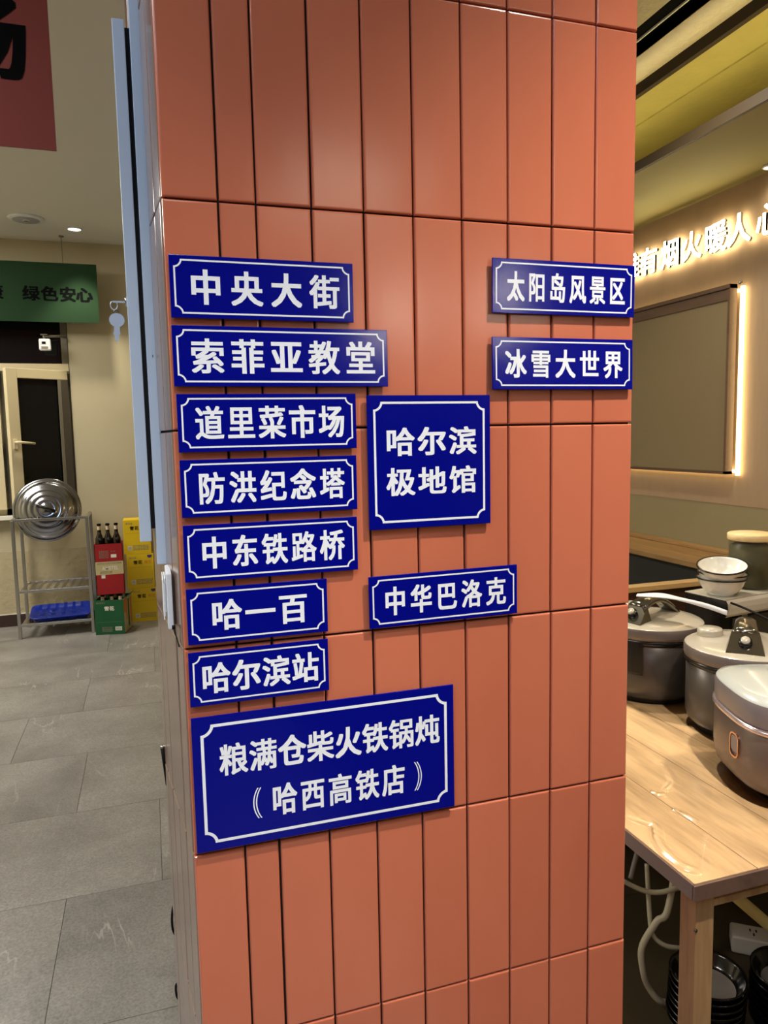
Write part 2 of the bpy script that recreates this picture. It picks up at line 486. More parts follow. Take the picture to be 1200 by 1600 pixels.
M_BOARD = pbr('olive_brown_panel', (138, 121, 88), 0.55, var=0.03, scale=4)
M_BOARDF = wood_mat('brown_panel_frame', (104, 78, 56), (76, 54, 38), 0.45, 'Y')
M_SIGNGLOW = pbr('warm_white_letter_face', (255, 250, 236), 0.5, emit=(255, 236, 190), estr=E_SIGN)
M_SIGNSIDE = pbr('grey_letter_return', (190, 186, 168), 0.5)
M_STRIPGLOW = pbr('warm_led_strip', (255, 244, 214), 0.5, emit=(255, 226, 165), estr=E_STRIP)
M_COVEGLOW = pbr('cove_led_strip', (255, 240, 200), 0.5, emit=(255, 240, 196), estr=E_COVE)
M_COVEGLOWB = pbr('cove_led_strip_warm', (255, 240, 200), 0.5, emit=(255, 236, 170), estr=E_COVE * 3.2)
M_LAMPGLOW = pbr('downlight_lens', (255, 252, 244), 0.5, emit=(255, 246, 226), estr=6.0)
M_PANELC = pbr('cool_panel_lens', (250, 252, 255), 0.5, emit=(225, 236, 255), estr=5.0)
M_PANELW = pbr('warm_panel_lens', (255, 250, 240), 0.5, emit=(255, 236, 206), estr=5.0)
M_BOWLW = pbr('white_enamel', (238, 236, 226), 0.2, coat=0.4)
M_BOWLRIM = pbr('black_enamel_rim', (34, 26, 26), 0.25)
M_BOWLB = pbr('black_glazed_bowl', (13, 11, 11), 0.18, coat=0.4)
M_BOWLIN = pbr('lit_bowl_bottom', (128, 120, 110), 0.35)
M_JAR = pbr('jar_glass', (84, 84, 70), 0.05, alpha=0.14, bump=0.4, bscale=30, bdist=0.01)
M_JARFILL = pbr('olive_jar_contents', (92, 86, 52), 0.6, var=0.5, scale=24)
M_BAMBOO = wood_mat('bamboo_lid', (236, 208, 152), (206, 172, 116), 0.5, 'X')
M_CABLE = pbr('white_cable', (176, 166, 140), 0.45)
M_STRIPW = pbr('white_power_strip', (206, 200, 192), 0.4)
M_YTUBE = pbr('pale_yellow_tube', (206, 186, 116), 0.45)
M_GLASS = pbr('dark_window_glass', (20, 22, 22), 0.05, spec=0.5)

# ------------------------------------------------------------------ the setting
XL0, XR0, YB, YF, ZC = -3.6, 2.3, 6.58, -3.6, 3.1
# floor tiles
fb = MB(); fb.box(XL0, XR0, YF, YB, -0.06, -0.0022)
offs = {0: -0.33, 1: -0.027, 2: -0.35, 3: -0.69, 4: -0.42}
row = 0
y = 1.9 - 0.6 * 10
k = -10
while y < YB:
    o0 = offs.get(k, [-0.33, -0.027, -0.35, -0.69][k % 4])
    x = o0 - 1.2 * 3
    while x < XR0:
        a, b_ = max(x + 0.001, XL0), min(x + 1.199, XR0)
        c_, d_ = max(y + 0.001, YF), min(y + 0.599, YB)
        if b_ - a > 0.01 and d_ - c_ > 0.01:
            if b_ > 0.66:  # right zone darkened: shade under the table put into the tile colour
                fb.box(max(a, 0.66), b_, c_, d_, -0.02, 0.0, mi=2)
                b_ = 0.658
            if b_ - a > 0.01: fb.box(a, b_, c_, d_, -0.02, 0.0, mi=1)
        x += 1.2
    y += 0.6; k += 1
structure(fb.build('floor', [M_FGROUT, M_FLOOR, pbr('shaded_floor_tint', (64, 54, 36), 0.5, var=0.15, scale=6)]))

# back wall with the window opening
WX0, WX1, WZ0, WZ1 = -2.1, -0.575, 0.915, 2.72
wb = MB()
wb.box(XL0 - 0.2, WX0, YB, YB + 0.2, 0, ZC); wb.box(WX1, XR0 + 0.2, YB, YB + 0.2, 0, ZC)
wb.box(WX0, WX1, YB, YB + 0.2, WZ1, ZC)
wb.box(WX0, WX1, YB, YB + 0.2, 0, WZ0)
wb.box(XL0, 0.9, YB - 0.006, YB, 0.1, 0.62, mi=1)
structure(wb.build('wall_back', [M_WALL, M_ROUGH]))
bb = MB(); bb.box(XL0, XR0, YB - 0.016, YB - 0.006, 0, 0.098); bb.box(XL0, XR0, YB - 0.014, YB - 0.006, 0.098, 0.104, mi=1)
structure(bb.build('baseboard_back', [M_BASE, M_PALEPRINT]))
structure(MB().box(XL0 - 0.2, XL0, YF, YB, 0, ZC).build('wall_left', M_WALL))
structure(MB().box(XL0, XR0 + 0.2, YF - 0.2, YF, 0, ZC).build('wall_front', M_PART))
rw = MB(); rw.box(XR0, XR0 + 0.2, YF, YB, 1.183, ZC); rw.box(XR0 + 0.002, XR0 + 0.2, YF, YB, 0, 1.183, mi=1)
structure(rw.build('wall_right', [M_WALLR, M_OLIVE]))

# ceilings: high flat one on the left, stepped soffits on the right
cb = MB(); cb.box(XL0, 0.3, YF, YB, ZC, ZC + 0.15); cb.box(0.29, 0.31, YF, YB, 2.8, ZC + 0.1); cb.box(0.31, 1.585, YF, YB, 2.8, 2.9, mi=1)
structure(cb.build('ceiling', [M_CEIL, M_COVE2]))
tb = MB(); tb.box(1.585, 1.70, YF, YB, 2.83, 2.93); tb.box(1.70, 1.705, YF, YB, 2.8, 2.93)
tb.box(1.668, 1.673, YF, YB, 2.824, 2.8302, mi=1)
structure(tb.build('ceiling_track', [M_TRACK, M_PALEPRINT]))
c2 = MB()
c2.box(1.70, 1.86, YF, YB, 2.8, 2.9, mi=0)
structure(c2.build('ceiling_step', [M_COVE2]))
c3 = MB(); c3.box(1.744, 1.764, YF, YB, 2.70, 2.738); structure(c3.build('trim_1', M_BEAM))
c4 = MB(); c4.box(1.764, 1.908, YF, YB, 2.70, 2.735); c4.box(1.918, 2.3, YF, YB, 2.70, 2.735); c4.box(1.908, 1.918, YF, YB, 2.706, 2.735)
structure(c4.build('ceiling_recess', M_COVE))
c5 = MB(); c5.box(1.80, 1.815, YF, YB, 2.467, 2.501); structure(c5.build('trim_2', M_BEAM))
c6 = MB(); c6.box(1.815, 2.3, YF, YB, 2.467, 2.50); structure(c6.build('ceiling_soffit', M_CEILR))
# LED strips lying in the two coves
tag(MB().box(1.817, 1.827, YF, 4.5, 2.5005, 2.505).build('cove_light_strip', M_COVEGLOWB, origin=(1.822, 0, 2.5005)),
    'thin light strip lying behind the lower brown ceiling lip', 'light strip')
tag(MB().box(1.768, 1.782, YF, 4.5, 2.7355, 2.742).build('cove_light_strip', M_COVEGLOW, origin=(1.775, 0, 2.736)),
    'thin light strip hidden behind the upper brown ceiling lip', 'light strip')

# ------------------------------------------------------------------ tiled pillar
PY = 0.8288
PXL, PXR = 0.0264, 0.6108
COLX = [0.0264, 0.0851, 0.1256, 0.1872, 0.2478, 0.3077, 0.3691, 0.4295, 0.4899, 0.5508, 0.6108]
ROWZ = [0.0, 0.0516, 0.2946, 0.5376, 0.7806, 1.0236, 1.2666, 1.5096, 1.7526, 1.9956, 2.2386, 2.4816, 2.7246, 2.8]
LEN = 0.272
LD = Vector((-0.0255, 0.272, 0)).normalized()          # the left face is splayed a little
LN = Vector((-LD.y, LD.x, 0))
pb = MB()
E = 0.004
far = Vector((PXL, PY, 0)) + LD * LEN
core = [(PXL + E, PY + E), (PXR - E, PY + E), (PXR - E, PY + 0.272), (far.x + E, PY + 0.272)]
pb.prism(core, 0, 2.8, 'XY', mi=1)


def tile_at(mb, mat, a0, a1, z0, z1, mi=0):
    g = 0.0011
    b = bmesh.new(); bmesh.ops.create_cube(b, size=1.0)
    jy = random.uniform(-0.0004, 0.0004)
    for v in b.verts:
        v.co = Vector(((a0 + a1) / 2 + v.co.x * (a1 - a0 - 2 * g), 0.004 + v.co.y * 0.008 + jy, (z0 + z1) / 2 + v.co.z * (z1 - z0 - 2 * g)))
    fe = [e for e in b.edges if all(v.co.y < 0.003 for v in e.verts)]
    bmesh.ops.bevel(b, geom=fe, offset=0.0024, segments=3, affect='EDGES', profile=0.55)
    tilt = Matrix.Rotation(random.uniform(-0.005, 0.005), 4, 'Z') @ Matrix.Rotation(random.uniform(-0.002, 0.002), 4, 'X')
    c = Matrix.Translation(((a0 + a1) / 2, 0, (z0 + z1) / 2))
    mb.bm(b, mi, False, mat @ c @ tilt @ c.inverted())


front = Matrix.Translation((0, PY, 0))
for r in range(len(ROWZ) - 1):
    for c in range(10):
        tile_at(pb, front, COLX[c] + random.uniform(-0.0003, 0.0003), COLX[c + 1] + random.uniform(-0.0003, 0.0003), ROWZ[r], ROWZ[r + 1])
leftm = Matrix(((-LD.x, -LN.x, 0, PXL), (-LD.y, -LN.y, 0, PY), (0, 0, 1, 0), (0, 0, 0, 1)))   # local +x runs back to front
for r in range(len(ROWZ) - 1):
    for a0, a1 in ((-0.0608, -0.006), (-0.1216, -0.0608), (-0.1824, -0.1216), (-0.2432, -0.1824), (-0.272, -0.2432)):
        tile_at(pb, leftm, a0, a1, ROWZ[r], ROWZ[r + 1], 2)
rightm = Matrix(((0, 1, 0, PXR), (1, 0, 0, PY), (0, 0, 1, 0), (0, 0, 0, 1))) @ Matrix.Scale(-1, 4, (0, 1, 0))
for r in range(len(ROWZ) - 1):
    for a0, a1 in ((0.006, 0.0608), (0.0608, 0.1216), (0.1216, 0.1824), (0.1824, 0.2432), (0.2432, 0.272)):
        tile_at(pb, rightm, a0, a1, ROWZ[r], ROWZ[r + 1])
structure(pb.build('wall_pillar', [M_TILE, M_GROUT, M_SIDETILE]))

# ------------------------------------------------------------------ blue street-name plates
PT = 0.0022       # plate thickness
PG = 0.0042       # stand-off (adhesive pads)


def border(mb, w, h, inset, th, rad, depth):
    def path(ins, rr):
        x0, x1, z0, z1 = -w / 2 + ins, w / 2 - ins, -h / 2 + ins, h / 2 - ins
        pts = []
        n = 8
        cx = [(-w / 2 + inset, -h / 2 + inset, 0), (w / 2 - inset, -h / 2 + inset, 1), (w / 2 - inset, h / 2 - inset, 2), (-w / 2 + inset, h / 2 - inset, 3)]
        for (a, b, q) in cx:
            ang0 = {0: PI / 2, 1: PI, 2: 1.5 * PI, 3: 0}[q]; ang1 = ang0 - PI / 2
            d = ins - inset
            for k in range(n + 1):
                t = ang0 + (ang1 - ang0) * k / n
                px = a + rr * math.cos(t); pz = b + rr * math.sin(t)
                px = min(max(px, x0), x1); pz = min(max(pz, z0), z1)
                pts.append((px, depth, pz))
        return pts
    o = path(inset, rad); i = path(inset + th, rad + th)
    n = len(o)
    mb.add(o + i, [[k, (k + 1) % n, n + (k + 1) % n, n + k] for k in range(n)])


def plate(x0, x1, z0, z1, lines, label, style, rot=0.0, tilt=0.0, yaw=0.0, extra=None):
    w, h = x1 - x0, z1 - z0
    inset, th, rad = style
    root = MB().box(-w / 2, w / 2, 0, PT, -h / 2, h / 2, bev=0.0006, seg=2).build('street_name_plate', M_BLUE)
    root.location = ((x0 + x1) / 2, PY - PT - PG, (z0 + z1) / 2)
    root.rotation_euler = (tilt, rot, yaw)
    tag(root, label, 'sign', 'blue plates on the tiled pillar')
    for sx in (-1, 1):
        pads = MB(); pads.box(sx * w * 0.36 - 0.008, sx * w * 0.36 + 0.008, PT, PT + PG - 0.0004, -h * 0.3, h * 0.3)
        pads.build('adhesive_pad', M_DARKGAP, root)
    bm_ = MB(); border(bm_, w, h, inset, th, rad, -0.00025)
    bl = bm_.build('border_line', M_WHITE, root); bl['label'] = 'thin white border with notched corners'
    for chars, f0, f1, fc, cw, ch in lines:
        xa = -w / 2 + f0 * w + cw / 2; xb = -w / 2 + f1 * w - cw / 2
        n = len(chars)
        xs = [xa + (xb - xa) * k / (n - 1) for k in range(n)]
        mb = MB(); text_line(mb, chars, xs, h / 2 - fc * h, cw / 0.92, ch / 0.96, -0.00025, off=0.0265)
        t = mb.build('lettering', M_WHITE, root); t['label'] = 'white characters'
    if extra: extra(root, w, h)
    return root


SM = (0.0043, 0.0018, 0.0072)
plate(0.031, 0.231, 1.6285, 1.6935, [('中央大街', .105, .915, .5, .032, .0365)], 'blue plate with 中央大街, top left of the pillar', SM, tilt=0.006)
plate(0.0305, 0.2705, 1.5565, 1.6210, [('索菲亚教堂', .08, .935, .5, .034, .0375)], 'long blue plate with 索菲亚教堂, second down on the left', SM, rot=0.0, tilt=-0.018, yaw=0.0)
plate(0.032, 0.231, 1.4860, 1.5485, [('道里菜市场', .096, .926, .5, .0288, .0365)], 'blue plate with 道里菜市场, below the 索菲亚教堂 plate', SM)
plate(0.032, 0.230, 1.4150, 1.4778, [('防洪纪念塔', .096, .92, .5, .0275, .0352)], 'blue plate with 防洪纪念塔, left of the square plate', SM)
plate(0.032, 0.229, 1.3435, 1.4065, [('中东铁路桥', .096, .915, .5, .0275, .0355)], 'blue plate with 中东铁路桥, above the 哈一百 plate', SM)
plate(0.032, 0.1907, 1.2728, 1.3358, [('哈一百', .17, .846, .5, .032, .0350)], 'short blue plate with the three characters 哈一百', SM, tilt=0.008)
plate(0.031, 0.1900, 1.2020, 1.2640, [('哈尔滨站', .09, .92, .5, .030, .0352)], 'short blue plate with 哈尔滨站, just above the largest plate', SM)


def paren(root, w, h):
    for (fx, sgn) in ((.205, 1), (.862, -1)):
        mb = MB()
        for k in (0, 1):
            cx = -w / 2 + fx * w + sgn * k * 0.0032; R_ = 0.034; hh = 0.0185
            pts_o = []; pts_i = []
            for q in range(13):
                z = -hh + 2 * hh * q / 12
                xo = (R_ - math.sqrt(R_ * R_ - z * z))
                pts_o.append((cx + sgn * xo, -0.00025, z)); pts_i.append((cx + sgn * (xo + 0.0014), -0.00025, z))
            zc = h / 2 - .696 * h
            vs = [(a, b, c + zc) for a, b, c in pts_o + pts_i]
            mb.add(vs, [[i, i + 1, 14 + i, 13 + i] for i in range(12)])
        mb.build('parenthesis_mark', M_WHITE, root)['label'] = 'thin white double parenthesis'


plate(0.0305, 0.3485, 1.0295, 1.1890, [('粮满仓柴火铁锅炖', .094, .936, .335, .0305, .0375), ('哈西高铁店', .277, .79, .696, .028, .0385)],
      'largest blue plate with two lines of text, lowest on the pillar', (0.0095, 0.0034, 0.0115), extra=paren)
plate(0.244, 0.4010, 1.3890, 1.5465, [('哈尔滨', .147, .875, .345, .034, .0335), ('极地馆', .147, .875, .645, .034, .0335)],
      'square blue plate with two lines, middle of the pillar', (0.0075, 0.0026, 0.0090))
plate(0.2415, 0.4375, 1.2708, 1.3338, [('中华巴洛克', .10, .915, .5, .026, .0350)], 'blue plate with 中华巴洛克, under the square plate', SM, tilt=0.006, rot=-0.006)
plate(0.405, 0.6065, 1.6448, 1.7095, [('太阳岛风景区', .10, .925, .5, .0222, .0355)], 'blue plate with 太阳岛风景区, top right of the pillar', SM, tilt=0.012)
plate(0.4045, 0.6052, 1.5530, 1.6165, [('冰雪大世界', .09, .918, .5, .027, .0350)], 'blue plate with 冰雪大世界, right edge under the 太阳岛 plate', SM, tilt=-0.016)

# ------------------------------------------------------------------ metal cabinet, key, paper holder on the pillar's left side
cab = MB().box(0.0045, 0.0168, 0.95, 1.085, 1.345, 2.13, bev=0.001).build('electrical_cabinet', M_STEELBOX)
tag(cab, 'shallow grey metal cabinet on the left side of the pillar', 'cabinet')
dr = MB().box(-0.0145, -0.0008, 0.95, 1.085, 1.375, 1.985, bev=0.001).build('door', M_STEELBOX, cab)
MB().box(-0.0008, 0.0045, 0.958, 1.08, 1.39, 1.98).build('gasket', M_DARKGAP, cab)
MB().box(0.0115, 0.0122, 0.9493, 0.952, 1.60, 1.603).build('screw', M_BLACK, cab)
lk = MB(); lk.cyl((-0.0145, 1.0, 1.674), (-0.0175, 1.0, 1.674), 0.006, seg=20); lk.build('lock', M_CHROME, dr)
key = MB()
key.box(-0.032, -0.0172, 0.9994, 1.0006, 1.6725, 1.6745)                     # shaft in the lock
kr = [(-0.031 + 0.0042 * math.cos(t), 1.0, 1.669 + 0.0052 * math.sin(t)) for t in [2 * PI * i / 20 for i in range(21)]]
key.tube(kr, 0.0006, 6)
ko = key.build('key_in_lock', M_KEY, None)
tag(ko, 'bright key left in the cabinet lock, its mate dangling below', 'key')
head = []
for i in range(21):
    t = -PI / 2 + 0.35 + (2 * PI - 0.7) * i / 20
    head.append((-0.0285 + 0.0092 * math.cos(t), 1.651 + 0.0085 * math.sin(t)))
blade = [(-0.0322, 1.6425), (-0.0325, 1.637), (-0.0338, 1.634), (-0.0322, 1.632), (-0.0318, 1.627), (-0.0298, 1.6235), (-0.0275, 1.627), (-0.0268, 1.632), (-0.0250, 1.634), (-0.0256, 1.6375), (-0.0254, 1.6425)]
prof = head + blade
kb = MB(); kb.prism(prof[::-1], 0.9985, 1.0005, 'XZ'); hk = kb.build('hanging_key', M_KEY, ko)
MB().tube([(-0.0285 + 0.0035 * math.cos(t), 1.0 + 0.0018, 1.6585 + 0.0055 * math.sin(t)) for t in [2 * PI * i / 16 for i in range(17)]], 0.0006, 6).build('key_ring', M_SMOKE, ko)

ph = MB().box(0.0125, 0.0190, 0.875, 0.94, 1.280, 1.346, bev=0.0015).build('paper_holder', M_PLASTICW)
tag(ph, 'white plastic holder with folded papers, on the pillar side below the cabinet', 'paper holder')
pp = MB()
for k in range(4):
    pp.box(0.0085 + k * 0.0011, 0.0095 + k * 0.0011, 0.884 + 0.002 * k, 0.936, 1.290 + 0.004 * ((k * 7) % 3), 1.338 - 0.006 * (k % 2))
pp.build('folded_paper', M_PAPER, ph)
MB().cyl((0.0165, 0.872, 1.283), (0.020, 0.872, 1.283), 0.0025, seg=12).build('clip', M_BLACK, ph)
wr = MB(); wr.tube(smooth_path([(0.0185, 0.872, 1.281), (0.0215, 0.862, 1.270), (0.0228, 0.848, 1.266)], 4), 0.0009, 6)
wr.build('cord', M_BLACK, ph)

pen = MB(); pen.cyl((-0.0015, 1.106, 1.045), (0.0020, 1.106, 0.985), 0.0032, 0.0018, 14)
po = pen.build('black_tube', M_BLACK); tag(po, 'short black tube behind the left edge of the pillar', 'tube')
MB().cyl((-0.0016, 1.106, 1.047), (-0.0014, 1.106, 1.044), 0.0036, seg=14).build('metal_end', M_STEEL, po)
cbk = MB(); cbk.tube(smooth_path([(0.006, 1.108, 0.80), (0.0, 1.110, 0.78), (-0.0008, 1.110, 0.752), (0.006, 1.108, 0.735)], 6), 0.0018, 8)
tag(cbk.build('black_cable', M_BLACK), 'loop of thin black cable at the lower left edge of the pillar', 'cable')
MB_k = MB(); MB_k.tube(smooth_path([(0.006, 1.108, 0.665), (-0.0004, 1.110, 0.658), (0.0, 1.110, 0.64), (0.006, 1.108, 0.63)], 5), 0.0018, 8)
tag(MB_k.build('black_cable', M_BLACK), 'tiny black cable stub near the bottom left of the pillar', 'cable')

# ------------------------------------------------------------------ room on the left: banners, lights, window
rb = MB().box(-2.0, -0.2065, 2.4, 2.404, 2.338, 3.09).build('red_banner', M_RED)
tag(rb, 'large dark red hanging banner with a black brush character, upper left', 'banner')
tx = MB()
text_line(tx, '场', [-0.372], 2.632, 0.22, 0.235, 2.3985, off=0.035)
tx.build('lettering', M_INK, rb)
gb = MB().box(-2.2, -0.314, 6.40, 6.406, 2.438, 2.893).build('green_banner', M_GREEN)
tag(gb, 'green hanging banner with dark characters above the window', 'banner')
tx = MB(); text_line(tx, '绿色安心', [-0.80, -0.668, -0.535, -0.415], 2.655, 0.125, 0.118, 6.3985, off=0.035)
tx.build('lettering', M_INK, gb)
tx = MB(); text_line(tx, '康', [-1.055], 2.655, 0.125, 0.118, 6.3985, off=0.035); tx.build('lettering', M_INK, gb)
hw = MB(); hw.cyl((-0.558, 6.403, 2.893), (-0.558, 6.403, 3.1), 0.0025, seg=8); hw.cyl((-0.558, 6.403, 3.092), (-0.558, 6.403, 3.1), 0.02, 0.02, 12)
hw.build('hanging_wire', M_FRAMED, gb)
hw2 = MB(); hw2.cyl((-1.7, 6.403, 2.893), (-1.7, 6.403, 3.1), 0.0025, seg=8); hw2.build('hanging_wire', M_FRAMED, gb)

spk = MB().lathe([(0.0, 3.078), (0.02, 3.079), (0.021, 3.082), (0.096, 3.084), (0.10, 3.086), (0.118, 3.088), (0.122, 3.094), (0.122, 3.1)], 40, mat=Matrix.Translation((-0.745, 5.96, 0))).build('ceiling_speaker', M_PLASTICW)
tag(spk, 'round white ceiling speaker beside the small round downlight', 'speaker')
MB().lathe([(0.0, 3.0815), (0.09, 3.083), (0.094, 3.086)], 36, mat=Matrix.Translation((-0.745, 5.96, 0))).build('grille', pbr('grey_grille', (168, 170, 176), 0.5), spk)
MB().lathe([(0.0, 3.0765), (0.017, 3.0775), (0.018, 3.081)], 20, mat=Matrix.Translation((-0.745, 5.96, 0))).build('emblem', M_FRAMED, spk)


def downlight(x, y, z, r, label, energy, color, spot=None, blend=0.5, soft=0.05, group='round downlights'):
    t = empty('downlight', (x, y, z)); tag(t, label, 'ceiling light', group)
    MB().lathe([(r, -0.001), (r * 1.22, -0.001), (r * 1.25, -0.006), (r * 1.02, -0.010), (r, -0.006)], 32, (False, False)).build('trim_ring', M_PLASTICW, t)
    MB().lathe([(0.0, -0.004), (r, -0.004)], 32, (False, False)).build('lens', M_LAMPGLOW, t)
    lamp('lamp', 'SPOT' if spot else 'POINT', (0, 0, -0.03 if spot else -0.12), energy, color, t, (0, 0, 0), soft, spot, blend)
    return t


NEUT = (1.0, 0.97, 0.93)
WARM = (1.0, 0.84, 0.60)
dl = downlight(-0.441, 6.162, 3.1, 0.046, 'small bright downlight near the ceiling edge by the green banner', L_LEFT * 6.5, (1.0, 0.90, 0.72), math.radians(78), 0.6)
for (x, y, lab) in ((-2.0, 4.6, 'downlight in the left ceiling beyond the red banner'), (-1.9, 1.6, 'downlight in the left ceiling before the red banner'), (-2.9, 4.2, 'downlight in the left ceiling over the stone floor')):
    downlight(x, y, 3.1, 0.046, lab, L_LEFT, NEUT, math.radians(150), 0.6)

# window_1: frame, fixed parts, dark glass, opened sash
wf = MB()
wf.box(WX1 - 0.055, WX1 - 0.005, YB + 0.03, YB + 0.09, WZ0, WZ1, mi=1)
wf.box(WX0, WX0 + 0.05, YB + 0.03, YB + 0.09, WZ0, WZ1, mi=1)
wf.box(WX0, WX1 - 0.005, YB + 0.03, YB + 0.09, WZ1 - 0.05, WZ1, mi=1)
wf.box(WX0, WX1 - 0.005, YB + 0.02, YB + 0.09, 2.075, 2.135)
wf.box(WX0, WX1 - 0.005, YB + 0.03, YB + 0.09, WZ0, WZ0 + 0.05)
wf.box(-1.115, -1.075, YB + 0.03, YB + 0.09, WZ0, 2.08, mi=1)
win = structure(wf.build('window_1', [M_FRAMEW, M_FRAMED]))
MB().box(WX0, WX1, YB + 0.055, YB + 0.06, 2.135, WZ1 - 0.05).build('transom_pane', M_GLASS, win)
ls = MB()
ls.box(-1.21, -1.105, YB - 0.02, YB + 0.03, WZ0 + 0.05, 2.085); ls.box(WX0 + 0.05, WX0 + 0.14, YB - 0.02, YB + 0.03, WZ0 + 0.05, 2.085)
ls.box(WX0 + 0.14, -1.21, YB - 0.02, YB + 0.03, 2.0, 2.085); ls.box(WX0 + 0.14, -1.21, YB - 0.02, YB + 0.03, WZ0 + 0.05, 1.05)
lso = ls.build('left_sash', M_FRAMEW, win)
MB().box(WX0 + 0.14, -1.21, YB, YB + 0.006, 1.05, 2.0).build('pane', M_GLASS, lso)
# opened casement, hinged at the right jamb
A = math.radians(33)
sash = MB(); SWd, S0, S1 = 0.49, 0.965, 2.075
sash.box(-SWd, -SWd + 0.085, -0.025, 0.025, S0, S1, bev=0.004); MBR = MB().box(-0.06, 0, -0.025, 0.025, S0, S1 - 0.075, bev=0.004)
sash.box(-SWd + 0.085, 0, -0.025, 0.025, S1 - 0.075, S1, bev=0.004); sash.box(-SWd + 0.085, -0.06, -0.025, 0.025, S0, S0 + 0.08, bev=0.004)
so = sash.build('open_sash', M_FRAMEW, win); so.location = (-0.605, YB - 0.0, 0); so.rotation_euler = (0, 0, A); MBR.build('hinge_stile', pbr('shaded_stile_tint', (84, 78, 66), 0.5), so)  # hinge stile darkened: shade at the jamb put into its colour
MB().box(-SWd + 0.085, -0.06, -0.004, 0.004, S0 + 0.08, S1 - 0.075).build('pane', M_GLASS, so)
MB().box(-0.085, -0.06, -0.026, -0.02, S0 + 0.08, S1 - 0.075).build('glazing_bead', M_FRAMED, so)
hd = MB(); hd.box(-SWd + 0.02, -SWd + 0.05, -0.034, -0.025, 1.45, 1.53, bev=0.004); hd.cyl((-SWd + 0.035, -0.034, 1.505), (-SWd + 0.035, -0.065, 1.505), 0.01, seg=12)
hd.tube([(-SWd + 0.03, -0.062, 1.506), (-SWd + 0.08, -0.066, 1.502), (-SWd + 0.17, -0.066, 1.492)], [0.012, 0.011, 0.009], 10)
hd.build('handle', M_FRAMEW, so)
sl = MB().box(WX0 - 0.05, WX1 - 0.45, YB - 0.09, YB + 0.03, 0.885, 0.915, bev=0.003).build('window_sill', M_PALEPRINT, win)
rv = MB(); rv.box(WX1 - 0.005, WX1 + 0.0005, YB - 0.001, YB + 0.2, WZ0, WZ1); rv.build('reveal', M_REVEAL, win)
structure(MB().box(WX0 - 0.3, WX1 + 0.3, YB + 0.2, YB + 0.25, WZ0 - 0.3, WZ1 + 0.2).build('wall_outside', M_NIGHT))

# sensor box hanging from a bracket at the window frame
sb = MB(); sb.box(-0.775, -0.690, 6.44, 6.50, 2.225, 2.315, bev=0.012, seg=3)
sbo = sb.build('sensor_box', M_PLASTICW); tag(sbo, 'small white sensor box under a bracket in the dark upper window', 'sensor')
MB().box(-0.752, -0.723, 6.4385, 6.4425, 2.272, 2.292).build('display', M_BLACK, sbo)
MB().box(-0.757, -0.708, 6.4385, 6.4425, 2.236, 2.254).build('label_strip', M_FRAMED, sbo)
br = MB(); br.tube([(-0.59, 6.58, 2.345), (-0.62, 6.52, 2.345), (-0.745, 6.47, 2.335)], 0.010, 8); br.cyl((-0.735, 6.47, 2.31), (-0.735, 6.47, 2.352), 0.008, seg=8)
br.box(-0.76, -0.71, 6.455, 6.485, 2.345, 2.352); br.build('bracket', M_FRAMED, sbo)

# ------------------------------------------------------------------ steel rack, lid, tray
rk = empty('steel_rack', (-0.74, 6.30, 0))
tag(rk, 'open stainless steel rack with two slatted shelves below the window', 'rack')
RX0, RX1, RY0, RY1 = -0.262, 0.262, -0.195, 0.195
for (x, y_) in ((RX0, RY0), (RX1, RY0), (RX0, RY1), (RX1, RY1)):
    MB().box(x - 0.012, x + 0.012, y_ - 0.012, y_ + 0.012, 0, 0.915, bev=0.003).build('leg', M_STEEL, rk)
tr = MB()
tr.box(RX0, RX1, RY0 - 0.01, RY0 + 0.01, 0.905, 0.925, bev=0.003)
tr.box(RX0 - 0.01, RX0 + 0.01, RY0, RY1, 0.905, 0.925, bev=0.003); tr.box(RX1 - 0.01, RX1 + 0.01, RY0, RY1, 0.905, 0.925, bev=0.003)
tr.build('top_rail', M_STEEL, rk)
for zz, nslat, wd in ((0.355, 9, 0.022), (0.095, 7, 0.03)):
    sh = MB()
    sh.box(RX0, RX1, RY0 - 0.011, RY0 + 0.011, zz, zz + 0.022, bev=0.003); sh.box(RX0, RX1, RY1 - 0.011, RY1 + 0.011, zz, zz + 0.022, bev=0.003)
    for q in range(nslat):
        xx = RX0 + 0.03 + (RX1 - RX0 - 0.06) * q / (nslat - 1)
        sh.box(xx - wd / 2, xx + wd / 2, RY0, RY1, zz + 0.013, zz + 0.018)
    sh.build('shelf', M_STEEL, rk)

LR = 0.249
prof = [(0.0, 0.062), (0.040, 0.062), (0.048, 0.056), (0.056, 0.057), (0.085, 0.054), (0.092, 0.049), (0.100, 0.050), (0.128, 0.046), (0.135, 0.040), (0.143, 0.041), (0.170, 0.035), (0.178, 0.029), (0.186, 0.029), (0.208, 0.018), (0.216, 0.004), (0.222, -0.001), (0.236, 0.001), (LR - 0.004, -0.002), (LR, -0.006), (LR - 0.004, -0.010), (0.226, -0.008), (0.19, 0.008), (0.10, 0.036), (0.0, 0.05)]
tl = Matrix.Translation((-0.768, 6.232, 0.978)) @ Matrix.Rotation(math.radians(90 - 12), 4, 'X')
lid = MB(); lid.lathe(prof, 72); lo = lid.build('wok_lid', M_LID); lo.matrix_world = tl
tag(lo, 'large round stainless steel pot lid leaning on top of the rack', 'lid')
lh = MB(); lh.tube([(-0.062, 0.024, 0.085), (-0.03, 0.012, 0.098), (0.03, -0.012, 0.098), (0.062, -0.024, 0.085)], [0.011, 0.013, 0.013, 0.011], 12)
lh.cyl((-0.03, 0.01, 0.055), (-0.03, 0.01, 0.095), 0.006, seg=10); lh.cyl((0.03, -0.012, 0.055), (0.03, -0.012, 0.095), 0.006, seg=10)
lh.build('handle', M_COOKBLK, lo)

